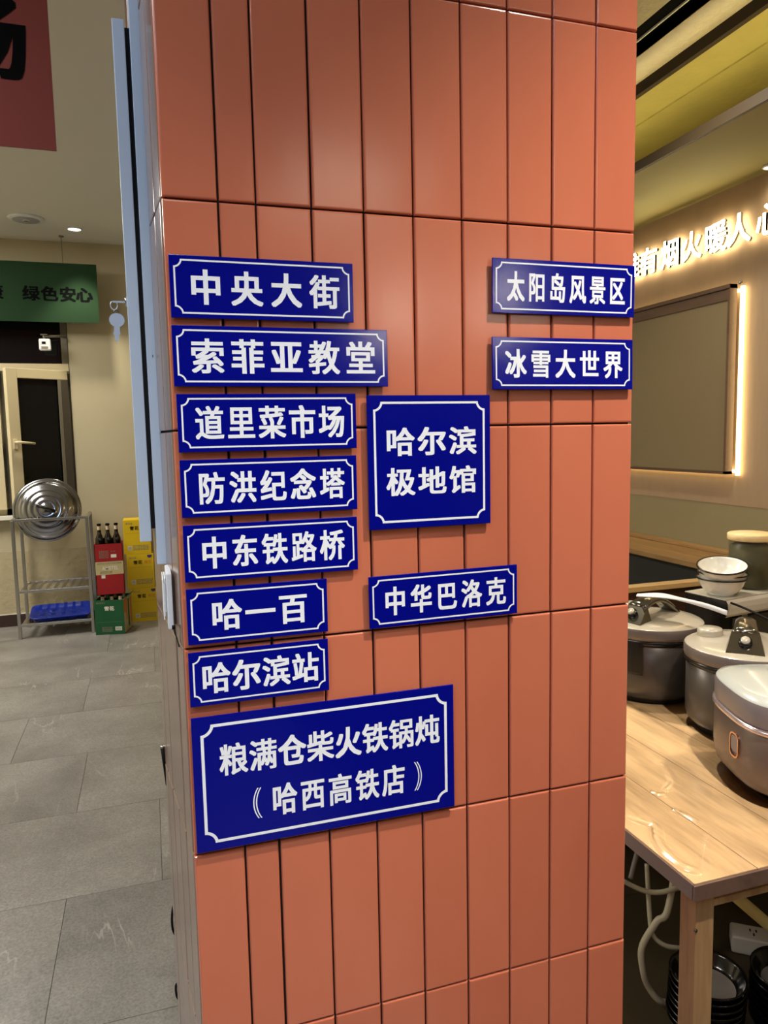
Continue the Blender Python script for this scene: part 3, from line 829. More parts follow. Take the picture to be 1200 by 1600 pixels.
ty = empty('blue_tray', (-0.715, 6.26, 0.135), math.radians(3)); ty.rotation_euler[0] = math.radians(8); tag(ty, 'blue plastic tray on the lowest shelf of the steel rack', 'tray')
tyb = MB()
tyb.rings([superellipse(0.20, 0.13, 7, 0.0), superellipse(0.218, 0.15, 7, 0.040), superellipse(0.226, 0.158, 7, 0.040), superellipse(0.226, 0.158, 7, 0.034), superellipse(0.214, 0.146, 7, 0.036),
           superellipse(0.20, 0.134, 7, 0.016), superellipse(0.1, 0.06, 5, 0.010)], (True, True))
tyb.build('tray_body', M_TRAY, ty)
dm = MB()
for i in range(5):
    for j in range(3):
        dm.lathe([(0.0, 0.018), (0.016, 0.017), (0.026, 0.013), (0.030, 0.008)], 16, (False, False), mat=Matrix.Translation((-0.15 + 0.075 * i, -0.08 + 0.08 * j, 0)))
dm.build('raised_cups', M_TRAY, ty)


# ------------------------------------------------------------------ cartons and beer bottles
def small_print(mb, x0, x1, z0, z1, depth, rows, mi=0):
    """fine unreadable print: short dashes in rows"""
    for r in range(rows):
        z = z1 - (z1 - z0) * (r + 0.5) / rows; x = x0; hh = (z1 - z0) / rows * 0.28
        while x < x1:
            l = random.uniform(0.004, 0.014); l = min(l, x1 - x)
            mb.add([(x, depth, z - hh), (x + l, depth, z - hh), (x + l, depth, z + hh), (x, depth, z + hh)], [[0, 1, 2, 3]], mi)
            x += l + random.uniform(0.002, 0.005)


def rect(mb, x0, x1, z0, z1, depth, mi=0):
    mb.add([(x0, depth, z0), (x1, depth, z0), (x1, depth, z1), (x0, depth, z1)], [[0, 1, 2, 3]], mi)


YW, YH, YD = 0.212, 0.284, 0.20
def yellow_carton():
    root = MB().box(-YW / 2, YW / 2, 0, YD, 0, YH, bev=0.003, seg=2).build('beer_carton', M_YBOX)
    d = -0.0006
    pr = MB(); text_line(pr, '雪花', [-0.038, -0.002], 0.215, 0.034, 0.034, d, off=0.03)
    pr.build('lettering', M_INK, root)
    p2 = MB(); text_line(p2, '纯生', [0.045, 0.075], 0.215, 0.028, 0.03, d, off=0.01)
    p2.build('lettering', M_OPRINT, root)
    p3 = MB(); small_print(p3, -0.085, -0.03, 0.245, 0.262, d, 2); p3.build('small_print', M_FRAMED, root)
    p3 = MB(); small_print(p3, -0.035, 0.09, 0.03, 0.075, d, 4)
    p3.build('small_print', M_FRAMED, root)
    p4 = MB(); p4.add([(0.055, d, 0.272), (0.092, d, 0.272), (0.090, d, 0.254), (0.0735, d, 0.246), (0.057, d, 0.254)], [[0, 1, 2, 3, 4]]); p4.build('emblem', M_PURPLE, root)
    p5 = MB(); rect(p5, -0.09, 0.09, 0.172, 0.175, d); p5.build('crease_line', M_YDARK, root)
    p6 = MB(); rect(p6, -0.075, -0.045, 0.035, 0.068, d); p6.build('barcode_patch', M_PALEPRINT, root)
    b7 = MB()
    for q in range(7): rect(b7, -0.072 + q * 0.0036, -0.0705 + q * 0.0036, 0.039, 0.064, d - 0.0004)
    b7.build('barcode', M_FRAMED, root)
    return root


yc = yellow_carton()
YBASE = [(-0.088, 6.325, 0.0, -0.03, 'yellow beer carton standing on the floor, lowest of the stack'),
         (-0.104, 6.325, 0.2845, -0.02, 'yellow beer carton in the middle of the stack of three'),
         (-0.118, 6.325, 0.569, -0.03, 'yellow beer carton on top of the stack of three')]
for i, (x, y_, z, rz, lab) in enumerate(YBASE):
    o = yc if i == 0 else copy_tree(yc)
    o.location = (x, y_, z); o.rotation_euler = (0, 0, rz); tag(o, lab, 'carton', 'yellow beer cartons')


def bottle():
    t = empty('beer_bottle')
    MB().lathe([(0.0, 0.0), (0.030, 0.0), (0.033, 0.006), (0.033, 0.165), (0.031, 0.185), (0.020, 0.212), (0.0145, 0.228), (0.0130, 0.285), (0.0150, 0.288), (0.0150, 0.296), (0.0, 0.297)], 24).build('glass_body', M_BOTTLE, t)
    MB().lathe([(0.0140, 0.236), (0.0136, 0.282)], 24, (False, False)).build('neck_label', M_CAPLBL, t)
    MB().lathe([(0.0165, 0.289), (0.0160, 0.297), (0.012, 0.301), (0.0, 0.302)], 24, (False, True)).build('cap', M_INK, t)
    return t


# green carton, open on top, with bottles inside
gx0, gx1 = -0.458, -0.238
gc = MB()
gc.box(gx0, gx1, 5.99, 5.995, 0, 0.272); gc.box(gx0, gx1, 6.235, 6.24, 0, 0.272); gc.box(gx0, gx0 + 0.005, 5.995, 6.235, 0, 0.272)
gc.box(gx0, gx1, 5.99, 6.24, 0, 0.004)
gco = gc.build('green_carton', M_GBOX, origin=(-0.348, 5.99, 0)); gco.rotation_euler = (0, 0, -0.22); tag(gco, 'open green beer carton on the floor under the red one', 'carton')
def gp(name, mb, mat): return mb.build(name, mat, gco, origin=None)
ox, oy = 0.348, -5.99
side = MB(); side.box(gx1 - 0.005 + ox, gx1 + ox, 0.005, 0.245, 0, 0.272)
gp('side_panel', side, M_BEIGE)['label'] = 'beige and orange printed side'
sp = MB()
for (y0, y1, z0, z1, mi) in ((0.01, 0.055, 0.16, 0.268, 0), (0.07, 0.10, 0.10, 0.268, 0), (0.125, 0.165, 0.03, 0.25, 1), (0.19, 0.225, 0.05, 0.25, 0)):
    X_ = gx1 + ox + 0.0006
    sp.add([(X_, y0, z0), (X_, y1, z0), (X_, y1, z1), (X_, y0, z1)], [[0, 1, 2, 3]], mi)
sp.build('side_print', [M_OPRINT, M_GBOX], gco)
fl = MB(); fl.add([(0.10, 0.24, 0.272), (0.10, 0.02, 0.272), (0.145, 0.02, 0.295), (0.145, 0.24, 0.305)], [[0, 1, 2, 3]])
fl.add([(0.10, 0.24, 0.2705), (0.10, 0.02, 0.2705), (0.145, 0.02, 0.2935), (0.145, 0.24, 0.3035)], [[3, 2, 1, 0]])
gp('top_flap', fl, M_GBOX)
p = MB(); text_line(p, '雪花', [-0.018, 0.020], 0.206, 0.038, 0.036, -0.0006, off=0.03); gp('lettering', p, M_PALEPRINT)
p = MB(); small_print(p, -0.095, -0.03, 0.243, 0.256, -0.0006, 2); gp('small_print', p, M_FRAMED)
p = MB(); small_print(p, -0.06, 0.02, 0.02, 0.062, -0.0006, 5); gp('small_print', p, M_FRAMED)
p = MB(); rect(p, -0.10, 0.10, 0.098, 0.0992, -0.0006); gp('crease_line', p, M_FRAMED)
p = MB(); rect(p, 0.04, 0.09, 0.03, 0.06, -0.0006); gp('barcode_patch', p, M_PALEPRINT)
p = MB()
for q in range(10): rect(p, 0.044 + q * 0.0044, 0.046 + q * 0.0044, 0.034, 0.056, -0.001)
gp('barcode', p, M_GBOX)

# red carton with three bottles showing
rx0, rx1, ry0, ry1 = -0.432, -0.226, 6.035, 6.20
RZ0 = 0.305
rc = MB(); Hc = 0.40
rc.box(rx0, rx1, ry0, ry0 + 0.004, RZ0, RZ0 + Hc); rc.box(rx0, rx1, ry1 - 0.004, ry1, RZ0, RZ0 + Hc); rc.box(rx0, rx0 + 0.004, ry0, ry1, RZ0, RZ0 + Hc)
rc.box(rx1 - 0.004, rx1, ry0, ry1, RZ0, RZ0 + Hc); rc.box(rx0, rx1, ry0, ry1, RZ0, RZ0 + 0.004)
rco = rc.build('red_carton', M_RBOX, origin=(-0.329, ry0, RZ0)); tag(rco, 'red beer carton with a beige band, on top of the green one', 'carton')
d = -0.0006
p = MB(); rect(p, -0.1025, 0.1025, 0.160, 0.262, d); p.build('label_band', M_BEIGE, rco)['label'] = 'beige band'
p = MB(); latin_line(p, 'AMSTEL', -0.055, 0.065, 0.196, 0.226, d - 0.0005, off=0.012); p.build('lettering', M_PALEPRINT, rco)
for args in ((-0.09, 0.09, 0.240, 0.256, d - 0.0005, 2), (-0.07, 0.02, 0.168, 0.188, d - 0.0005, 2), (-0.07, 0.0, 0.288, 0.350, d, 6), (0.015, 0.05, 0.336, 0.345, d, 1)):
    p = MB(); small_print(p, *args); p.build('small_print', M_FRAMED, rco)
for args in ((0.015, 0.055, 0.292, 0.318, d), (-0.062, -0.034, 0.132, 0.158, d)):
    p = MB(); rect(p, *args); p.build('code_patch', M_PALEPRINT, rco)
b0 = bottle()
for i, (x, lab) in enumerate(((-0.391, 'dark beer bottle at the left of the red carton'), (-0.329, 'dark beer bottle in the middle of the red carton'), (-0.267, 'dark beer bottle at the right of the red carton'))):
    o = b0 if i == 0 else copy_tree(b0)
    o.location = (x, ry0 + 0.045, 0.561); tag(o, lab, 'bottle', 'bottles in the red carton')
# supports inside the carton under the bottles: a folded card floor
MB().box(-0.099, 0.099, 0.005, 0.16, 0.246, 0.2555).build('card_insert', M_BEIGE, rco)
for (x, lab) in ((-0.415, 'front dark bottle at the left inside the open green carton'), (-0.345, 'front dark bottle in the middle inside the open green carton'), (-0.28, 'front dark bottle at the right inside the open green carton')):
    for q, y_ in enumerate((6.07, 6.16)):
        pr_ = Matrix.Rotation(-0.22, 3, 'Z') @ Vector((x + 0.348, y_ - 5.99, 0.0045))
        o = copy_tree(b0); o.location = Vector((-0.348, 5.99, 0)) + pr_
        tag(o, lab if q == 0 else lab.replace('front', 'rear', 1), 'bottle', 'bottles in the green carton')

# ------------------------------------------------------------------ right side: lit panel, glowing letters, ledge, booth
pn = empty('wall_panel', (2.262, 3.2, 1.69)); tag(pn, 'olive brown framed panel on the right wall, edged with light strips', 'panel')
PYA, PYB, PZ0, PZ1 = 2.43 - 3.2, 4.0 - 3.2, 1.313 - 1.69, 2.072 - 1.69
MB().box(-0.012, 0.012, PYA + 0.012, PYB - 0.012, PZ0 + 0.012, PZ1 - 0.012).build('panel_board', M_BOARD, pn)
fr = MB(); fr.box(-0.026, 0.014, PYA, PYB, PZ1 - 0.016, PZ1); fr.box(-0.022, 0.014, PYA, PYB, PZ0, PZ0 + 0.012); fr.box(-0.022, 0.014, PYA, PYA + 0.012, PZ0, PZ1); fr.box(-0.022, 0.014, PYB - 0.012, PYB, PZ0, PZ1)
fr.build('frame', M_BOARDF, pn)
MB().box(-0.018, -0.012, PYA + 0.012, PYB - 0.012, PZ1 - 0.06, PZ1 - 0.018).build('roller_case', M_BOARDF, pn)
st = MB(); st.box(0.018, 0.030, PYA - 0.026, PYA - 0.012, PZ0 - 0.005, PZ1 - 0.01); st.build('light_strip', M_STRIPGLOW, pn)
st = MB(); st.box(0.018, 0.030, PYA - 0.0, PYB, PZ0 + 0.006, PZ0 + 0.018); st.build('light_strip', M_STRIPGLOW, pn)
st = MB(); st.box(0.018, 0.030, PYA - 0.0, PYB, PZ1 - 0.03, PZ1 - 0.018); st.build('light_strip', M_STRIPGLOW, pn)
bk = MB(); bk.box(0.014, 0.036, -0.5, -0.46, -0.3, 0.3); bk.box(0.014, 0.036, 0.5, 0.54, -0.3, 0.3); bk.build('wall_batten', M_DARKGAP, pn)
MB().lathe([(0, -0.008), (0.006, -0.006), (0.008, 0), (0.006, 0.006), (0, 0.008)], 14, mat=Matrix.Translation((0.0, PYA - 0.03, PZ1 - 0.0)) ).build('corner_knob', M_CHROME, pn)

LTR = [('唯', 3.10, 'leftmost'), ('有', 2.972, 'second'), ('烟', 2.826, 'third'), ('火', 2.690, 'fourth'), ('暖', 2.550, 'fifth'), ('人', 2.4225, 'sixth'), ('心', 2.275, 'last')]
for ch, yc_, od in LTR:
    vs, fs, nz = glyph(ch, 0.0, 0.08)
    mb = MB()
    ex, ey = 0.127, 0.128
    for i in (-1, 0, 1):
        for j in (-1, 0, 1):
            mb.add([(-v.z * 0.07 + 0.00003 * (3 * i + j), -(v.x - 0.5 + 0.018 * i) * ex, (v.y - 0.38 + 0.014 * j) * ey) for v in vs], fs)
    mb.m = [0 if abs(n) > 0.5 else 1 for n in nz] * 9
    o = mb.build('light_letter', [M_SIGNGLOW, M_SIGNSIDE], fix=False)
    o.location = (2.272, yc_, 2.283)
    tag(o, 'glowing white wall character %s, %s in the lit row' % (ch, od), 'light sign', 'glowing letters on the right wall')
    pin = MB(); pin.cyl((0.008, 0, 0.0), (0.028, 0, 0.0), 0.003, seg=8); pin.build('mounting_pin', M_SIGNSIDE, o)

lg = MB(); lg.box(2.25, 2.3, YF + 0.05, YB - 0.1, 0.98, 0.9935, bev=0.002); lg.box(2.015, 2.25, YF + 0.05, YB - 0.1, 0.958, 0.980, bev=0.002)
lgo = lg.build('wooden_ledge', M_LEDGE, origin=(2.15, 1.5, 0.958)); tag(lgo, 'long stepped wooden ledge along the olive right wall', 'ledge')
bs = MB(); bs.box(2.06, 2.298, 2.25, YB - 0.1, 0.02, 0.958); bso = bs.build('booth_backrest', M_SOFA, origin=(2.15, 3.5, 0.02))
tag(bso, 'charcoal upholstered booth backrest under the wooden ledge', 'seat back')
bst = MB(); bst.box(1.55, 2.06, 2.25, 4.2, 0.30, 0.46, bev=0.03, seg=3); bst.build('seat_cushion', M_SOFA, bso).location = Vector((0, 0, 0)) - Vector((2.15, 3.5, 0.02))
bpl = MB(); bpl.box(1.6, 2.06, 2.25, 4.2, 0.0, 0.30); bpl.build('plinth', M_PART, bso).location = Vector((0, 0, 0)) - Vector((2.15, 3.5, 0.02))
pt = empty('wooden_partition', (1.5, 2.21, 0)); tag(pt, 'low dark wooden partition with pale top edge, behind the cookers', 'partition')
MB().box(-0.55, 0.555, -0.012, 0.012, 0, 0.925).build('board', M_PART, pt)
MB().box(-0.555, 0.555, -0.03, 0.02, 0.925, 0.943, bev=0.001).build('top_cap', M_PINE, pt)

# ------------------------------------------------------------------ plank table
TX0, TX1, TY0, TY1, TZ = 0.826, 1.90, 0.937, 2.14, 0.75
tbl = empty('plank_table', (TX0, TY0, 0)); tag(tbl, 'plank table covered in clear film, holding the cookers', 'table')
tp = MB()
seams = [0.0, 0.132, 0.270, 0.408, 0.546, 0.684, 0.822, 0.960, TX1 - TX0]
for a, b_ in zip(seams[:-1], seams[1:]):
    tp.box(a + 0.0006, b_ - 0.0006, 0.002, TY1 - TY0, 0.724, TZ, bev=0.0008)
tp.build('tabletop', M_TABLE, tbl)
MB().box(0.02, TX1 - TX0 - 0.03, TY1 - TY0 - 0.02, TY1 - TY0 - 0.01, 0.02, 0.72).build('shade_panel', M_PART, tbl)  # unseen board added to keep light from under the table
def film_material():
    mt = bpy.data.materials.new('clear_film'); mt.use_nodes = True; nt = mt.node_tree
    nt.nodes.remove(nt.nodes['Principled BSDF'])
    out = nt.nodes['Material Output']; mx = nn(nt, 'ShaderNodeMixShader'); fr_ = nn(nt, 'ShaderNodeFresnel'); fr_.inputs['IOR'].default_value = 1.6
    tr_ = nn(nt, 'ShaderNodeBsdfTransparent'); gl = nn(nt, 'ShaderNodeBsdfGlossy'); gl.inputs['Roughness'].default_value = 0.14
    nt.links.new(fr_.outputs[0], mx.inputs[0]); nt.links.new(tr_.outputs[0], mx.inputs[1]); nt.links.new(gl.outputs[0], mx.inputs[2]); nt.links.new(mx.outputs[0], out.inputs['Surface'])
    return mt


RIDGES = [([(0.857, 1.159), (0.881, 1.117), (0.870, 1.090), (0.857, 1.071), (0.843, 1.028), (0.843, 0.986), (0.858, 0.965)], 0.0026, 0.0060),
          ([(0.956, 1.149), (0.963, 1.125), (0.966, 1.094)], 0.0024, 0.0050), ([(0.965, 1.224), (0.968, 1.211), (0.977, 1.205)], 0.0022, 0.0050),
          ([(1.068, 1.334), (1.056, 1.287), (1.031, 1.242), (0.992, 1.217)], 0.0016, 0.0060), ([(0.864, 0.963), (0.907, 1.009), (0.961, 1.057)], 0.0012, 0.0045)]
rp = []
for pts_, hh_, ww_ in RIDGES:
    sm_ = smooth_path([(a - TX0, b - TY0, 0) for a, b in pts_], 10); n_p = len(sm_)
    for k_, p_ in enumerate(sm_): rp.append((p_.x, p_.y, 1.7 * hh_ * min(1, 3 * math.sin(PI * k_ / (n_p - 1))), 1.35 * ww_))
gx_ = [0.26 * i / 110 for i in range(110)] + [0.26 + (TX1 - TX0 - 0.26) * i / 12 for i in range(13)]
gy_ = [0.42 * i / 190 for i in range(190)] + [0.42 + (TY1 - TY0 - 0.42) * i / 12 for i in range(13)]
fv = []; ff = []; NX, NY = len(gx_) - 1, len(gy_) - 1
for j in range(NY + 1):
    for i in range(NX + 1):
        x = gx_[i]; y_ = gy_[j]; h_ = 0.0
        for (a, b, hh_, ww_) in rp:
            d2 = (x - a) ** 2 + (y_ - b) ** 2
            if d2 < 0.0006: h_ = max(h_, hh_ * math.exp(-d2 / (ww_ * ww_)))
        fv.append((x, y_, TZ + 0.0004 + h_))
for j in range(NY):
    for i in range(NX):
        q = j * (NX + 1) + i; ff.append([q, q + 1, q + NX + 2, q + NX + 1])
fm_ = MB(); fm_.add(fv, ff, 0, True); fmo = fm_.build('clear_film', film_material(), tbl); fmo['label'] = 'clear wrinkled plastic film'
te = MB(); te.box(-0.004, 0.0, 0.0, TY1 - TY0, 0.722, TZ - 0.001); te.box(-0.004, TX1 - TX0, -0.004, 0.002, 0.722, TZ - 0.001, bev=0.0006)
te.build('edge_band', M_TEDGE, tbl)
ap = MB(); ap.box(0.05, TX1 - TX0 - 0.06, 0.022, 0.045, 0.700, 0.722); ap.box(0.05, TX1 - TX0 - 0.06, 0.018, 0.05, 0.688, 0.700)
ap.build('rail', M_TLEG, tbl)
for (x, y_) in ((0.016, 0.015), (TX1 - TX0 - 0.06, 0.015), (0.016, TY1 - TY0 - 0.06), (TX1 - TX0 - 0.06, TY1 - TY0 - 0.06)):
    MB().box(x, x + 0.038, y_, y_ + 0.038, 0, 0.724, bev=0.001).build('leg', M_TLEG, tbl)
MB().cyl((0.0165, 0.013, 0.655), (0.0165, 0.016, 0.655), 0.003, seg=10).build('screw', M_SMOKE, tbl)


# ------------------------------------------------------------------ cookers
def pressure_cooker(loc, rz, label):
    t = empty('pressure_cooker', loc, rz); tag(t, label, 'cooker', 'pressure cookers on the table')
    r = 0.136
    MB().lathe([(0.0, 0.0), (0.112, 0.0), (0.114, 0.012), (0.122, 0.014), (0.131, 0.022), (0.1355, 0.036), (r, 0.055), (r, 0.168), (0.132, 0.17)], 64).build('body', M_COOKDARK, t)
    MB().lathe([(0.130, 0.166), (0.139, 0.168), (0.140, 0.178), (0.133, 0.183)], 64, (False, False)).build('collar', M_COOKBLK, t)
    lidp = [(0.135, 0.180), (0.1405, 0.182), (0.1425, 0.19), (0.1425, 0.207), (0.140, 0.212)]
    MB().lathe(lidp, 72, (True, False)).build('lid_rim', M_COOKRIM, t)
    MB().lathe([(0.140, 0.212), (0.134, 0.2155), (0.10, 0.221), (0.05, 0.225), (0.0, 0.2265)], 72, (False, False)).build('lid_top', M_COOKLID, t)
    # control bridge: sloping front plate with a push button, arched band over the lid (front is -y)
    pz = MB(); v = [(-0.042, -0.112, 0.219), (0.042, -0.112, 0.219), (0.030, -0.062, 0.262), (-0.030, -0.062, 0.262), (-0.042, -0.060, 0.222), (0.042, -0.060, 0.222)]
    pz.add(v, [[0, 1, 2, 3], [0, 3, 4], [1, 5, 2], [2, 5, 4, 3], [0, 4, 5, 1]]); fp = pz.build('front_plate', M_SMOKE, t)
    bt = MB(); nrm = Vector((0, -0.043, 0.05)).normalized(); c0 = Vector((0, -0.088, 0.2400))
    bt.cyl(c0, c0 + nrm * 0.009, 0.0155, 0.0145, 20); bt.build('button_collar', M_COOKBLK, fp)
    b2 = MB(); b2.cyl(c0 + nrm * 0.009, c0 + nrm * 0.014, 0.0105, 0.0100, 20); b2.build('button', M_COOKLID, fp)
    arch = MB(); n = 14; ring = []
    for k in range(n + 1):
        a = k / n; y0 = -0.066 + 0.176 * a; zz = 0.258 + 0.028 * math.sin(PI * (0.15 + 0.85 * a)) - 0.036 * a ** 3 - 0.012
        w_ = 0.030 - 0.006 * math.sin(PI * a)
        ring.append([(-w_, y0, zz - 0.008), (w_, y0, zz - 0.008), (w_ * 0.92, y0, zz + 0.003), (w_ * 0.5, y0, zz + 0.008), (-w_ * 0.5, y0, zz + 0.008), (-w_ * 0.92, y0, zz + 0.003)])
    arch.rings(ring, (True, True)); arch.build('carry_handle', M_SMOKE, t)
    MB().lathe([(0.029, 0.214), (0.031, 0.224), (0.031, 0.236), (0.028, 0.240), (0.0, 0.241)], 32, (False, True), mat=Matrix.Translation((-0.082, 0.030, 0))).build('valve_cap', M_COOKLID, t)
    # black control tab hanging from the collar on the front
    tb_ = MB(); seg = 10; vo = []; vi = []
    for k in range(seg + 1):
        a = -PI / 2 + math.radians(-26 + 52 * k / seg)
        vo.append((math.cos(a), math.sin(a)))
    rs = []
    for (c_, s_) in vo:
        rs.append([(0.1365 * c_, 0.1365 * s_, 0.085), (0.1405 * c_, 0.1405 * s_, 0.092), (0.1405 * c_, 0.1405 * s_, 0.176), (0.1365 * c_, 0.1365 * s_, 0.178)])
    tb_.rings(rs, (True, True), smooth=False); tb_.build('control_panel', M_COOKBLK, t)
    return t


pressure_cooker((1.395, 1.43, 0.75), math.radians(-44), 'dark pressure cooker in the middle, behind the pale rice cooker')
pressure_cooker((1.35, 1.733, 0.75), math.radians(-72), 'dark pressure cooker with a white paddle on its lid, beside the pillar')

rc_ = empty('rice_cooker', (1.249, 1.160, 0.75), math.radians(-20)); tag(rc_, 'champagne rice cooker with white lid at the front of the table', 'cooker')
a_, b__, n_ = 0.126, 0.147, 3.0
bd = MB(); rr = []
for s_, z in ((0.80, 0.024), (0.88, 0.026), (0.95, 0.034), (0.985, 0.048), (1.0, 0.070), (1.0, 0.15), (0.985, 0.152)):
    rr.append(superellipse(a_ * s_, b__ * s_, n_, z, 72))
bd.rings(rr); bd.build('body', M_RICEBODY, rc_)
MB().rings([superellipse(a_ * 0.62, b__ * 0.62, n_, 0.0, 60), superellipse(a_ * 0.64, b__ * 0.64, n_, 0.026, 60)]).build('foot', M_COOKBLK, rc_)
rg = []
for s_, z in ((0.98, 0.150), (1.022, 0.152), (1.03, 0.156), (1.026, 0.161), (0.99, 0.163)):
    rg.append(superellipse(a_ * s_, b__ * s_, n_, z, 72))
MB().rings(rg).build('trim_band', M_PINK, rc_)
rg = [superellipse(a_ * s_, b__ * s_, n_, z, 72) for s_, z in ((0.985, 0.163), (1.0, 0.168), (1.0, 0.203), (0.985, 0.210))]
MB().rings(rg, (True, False)).build('lid_side', M_RICEGREY, rc_)
rg = [superellipse(a_ * s_, b__ * s_, n_, z, 72) for s_, z in ((0.985, 0.210), (0.965, 0.214), (0.80, 0.221), (0.45, 0.226), (0.1, 0.227))]
MB().rings(rg, (False, True)).build('lid_top', M_RICELID, rc_)
MB().lathe([(0.034, 0.221), (0.034, 0.233), (0.028, 0.238), (0.0, 0.239)], 32, (False, True), mat=Matrix.Translation((0.02, 0.055, 0))).build('steam_vent', M_RICELID, rc_)
lt = MB()
def stad(w, h, r, n=6):
    out = []
    for cx, cz, a0 in ((w / 2 - r, -h / 2 + r, -PI / 2), (w / 2 - r, h / 2 - r, 0), (-w / 2 + r, h / 2 - r, PI / 2), (-w / 2 + r, -h / 2 + r, PI)):
        for k in range(n + 1):
            t = a0 + PI / 2 * k / n
            out.append((cx + r * math.cos(t), cz + r * math.sin(t)))
    return out
LY = -0.042
fo = stad(0.034, 0.052, 0.013); fi = stad(0.028, 0.045, 0.010)
nst = len(fo)
LX = -a_ * (1 - (abs(LY) / b__) ** n_) ** (1 / n_)
nv = Vector((-(abs(LX) / a_) ** (n_ - 1) / a_, -(abs(LY) / b__) ** (n_ - 1) / b__, 0)).normalized()      # outward normal of the body there
tv = Vector((-nv.y, nv.x, 0))
if tv.y > 0: tv = -tv
def on_body(p, q, d):
    v = Vector((LX, LY, 0.104)) + tv * p + nv * d + Vector((0, 0, q)); return tuple(v)
lt.add([on_body(p, q, 0.0035) for p, q in fo] + [on_body(p, q, 0.0035) for p, q in fi] + [on_body(p, q, -0.006) for p, q in fo] + [on_body(p, q, -0.001) for p, q in fi],
       [[i, (i + 1) % nst, nst + (i + 1) % nst, nst + i] for i in range(nst)] + [[i, (i + 1) % nst, 2 * nst + (i + 1) % nst, 2 * nst + i] for i in range(nst)] + [[nst + i, nst + (i + 1) % nst, 3 * nst + (i + 1) % nst, 3 * nst + i] for i in range(nst)])
lto = lt.build('latch', M_GOLD, rc_); lto['label'] = 'rose gold latch frame'
sb_ = stad(0.026, 0.033, 0.008); nb_ = len(sb_)
lb = MB(); lb.add([on_body(p, q + 0.003, 0.0025) for p, q in sb_] + [on_body(p, q + 0.003, -0.006) for p, q in sb_],
                  [list(range(nb_))] + [[i, (i + 1) % nb_, nb_ + (i + 1) % nb_, nb_ + i] for i in range(nb_)])
lb.build('latch_button', M_RICEGREY, lto)

# rice paddle lying on the lid of the cooker beside the pillar
pd = MB()
pth = smooth_path([(1.290, 1.718, 1.0385), (1.335, 1.672, 1.043), (1.375, 1.622, 1.036), (1.41, 1.575, 1.026), (1.438, 1.538, 1.014)], 6)
rs = []
for i, p_ in enumerate(pth):
    s = i / (len(pth) - 1)
    wd = 0.007 + 0.022 * math.exp(-((s - 0.22) / 0.2) ** 2) if s < 0.99 else 0.004
    if s < 0.03: wd = 0.014
    th = 0.0035 + 0.0035 * min(1, max(0, (s - 0.35) * 3))
    dv = Vector((0.72, 0.69, 0)).normalized()
    rs.append([p_ + dv * (wd * math.cos(t)) + Vector((0, 0, th * math.sin(t))) for t in [2 * PI * k / 12 for k in range(12)]])
pd.rings(rs); pdo = pd.build('rice_paddle', M_PLASTICW); tag(pdo, 'white rice paddle lying on the lid of the cooker beside the pillar', 'paddle')

# ------------------------------------------------------------------ countertop appliance, bowls, jar
ap_ = empty('countertop_appliance', (1.589, 1.713, 0.75), math.radians(9)); tag(ap_, 'black and silver countertop appliance behind the cookers, bowls on top', 'appliance')
MB().box(0.001, 0.30, 0.012, 0.14, 0.012, 0.247, bev=0.002).build('housing', M_COOKBLK, ap_)
MB().box(-0.0, 0.302, -0.004, 0.142, 0.247, 0.25, bev=0.001).build('top_plate', pbr('pale_satin_steel', (208, 204, 188), 0.3, 0.35), ap_)
fb_ = MB(); prf = [(0.012, 0.247), (-0.004, 0.247), (-0.010, 0.238), (-0.012, 0.222), (-0.010, 0.204), (-0.003, 0.196), (0.012, 0.194)]
fb_.prism(prf, 0.003, 0.30, 'YZ'); fb_.build('front_band', pbr('bright_satin_steel', (220, 218, 206), 0.25, 0.25), ap_)
MB().prism(prf, -0.001, 0.003, 'YZ').build('end_cap', M_COOKBLK, ap_)
MB().box(0.05, 0.27, 0.008, 0.013, 0.02, 0.185).build('front_panel', M_SMOKE, ap_)
MB().box(0.075, 0.10, -0.004, 0.010, 0.15, 0.196, bev=0.002).build('drip_spout', M_STEEL, ap_)
wl = MB(); wl.tube(smooth_path([(1.602, 1.700, 0.992), (1.60, 1.62, 0.985), (1.605, 1.52, 0.965), (1.60, 1.45, 0.95)], 5), 0.0035, 8)
wlo = wl.build('thin_black_rod', M_BLACK); tag(wlo, 'thin black rod leaning from the silver appliance over the cooker', 'rod')


def enamel_bowl():
    t = empty('enamel_bowl')
    r = 0.070
    MB().lathe([(0.0, 0.0), (0.036, 0.0), (0.037, 0.004), (0.050, 0.014), (0.061, 0.030), (0.067, 0.046), (r, 0.050), (r - 0.002, 0.0515), (0.0645, 0.046), (0.058, 0.030), (0.046, 0.014), (0.03, 0.006), (0.0, 0.005)], 48).build('bowl_body', M_BOWLW, t)
    MB().lathe([(r - 0.001, 0.0488), (r + 0.0020, 0.0490), (r + 0.0018, 0.0526), (r - 0.0022, 0.0526)], 48, (False, False)).build('rim', M_BOWLRIM, t)
    return t


eb = enamel_bowl()
for i, (dx, dy, dz, tx_, ty_, lab) in enumerate(((0, 0, 0, 0, 0, 'white enamel bowl with black rim, lowest of the three on the appliance'),
                                              (0.001, 0.0, 0.0150, 0.03, 0.03, 'white enamel bowl with black rim, middle of the stack of three'),
                                              (-0.002, -0.004, 0.0420, 0.17, -0.16, 'white enamel bowl with black rim, topmost and tilted toward us'))):
    o = eb if i == 0 else copy_tree(eb)
    o.location = (1.634 + dx, 1.775 + dy, 1.0005 + dz); o.rotation_euler = (tx_, ty_, 0); tag(o, lab, 'bowl', 'white enamel bowls on the appliance')

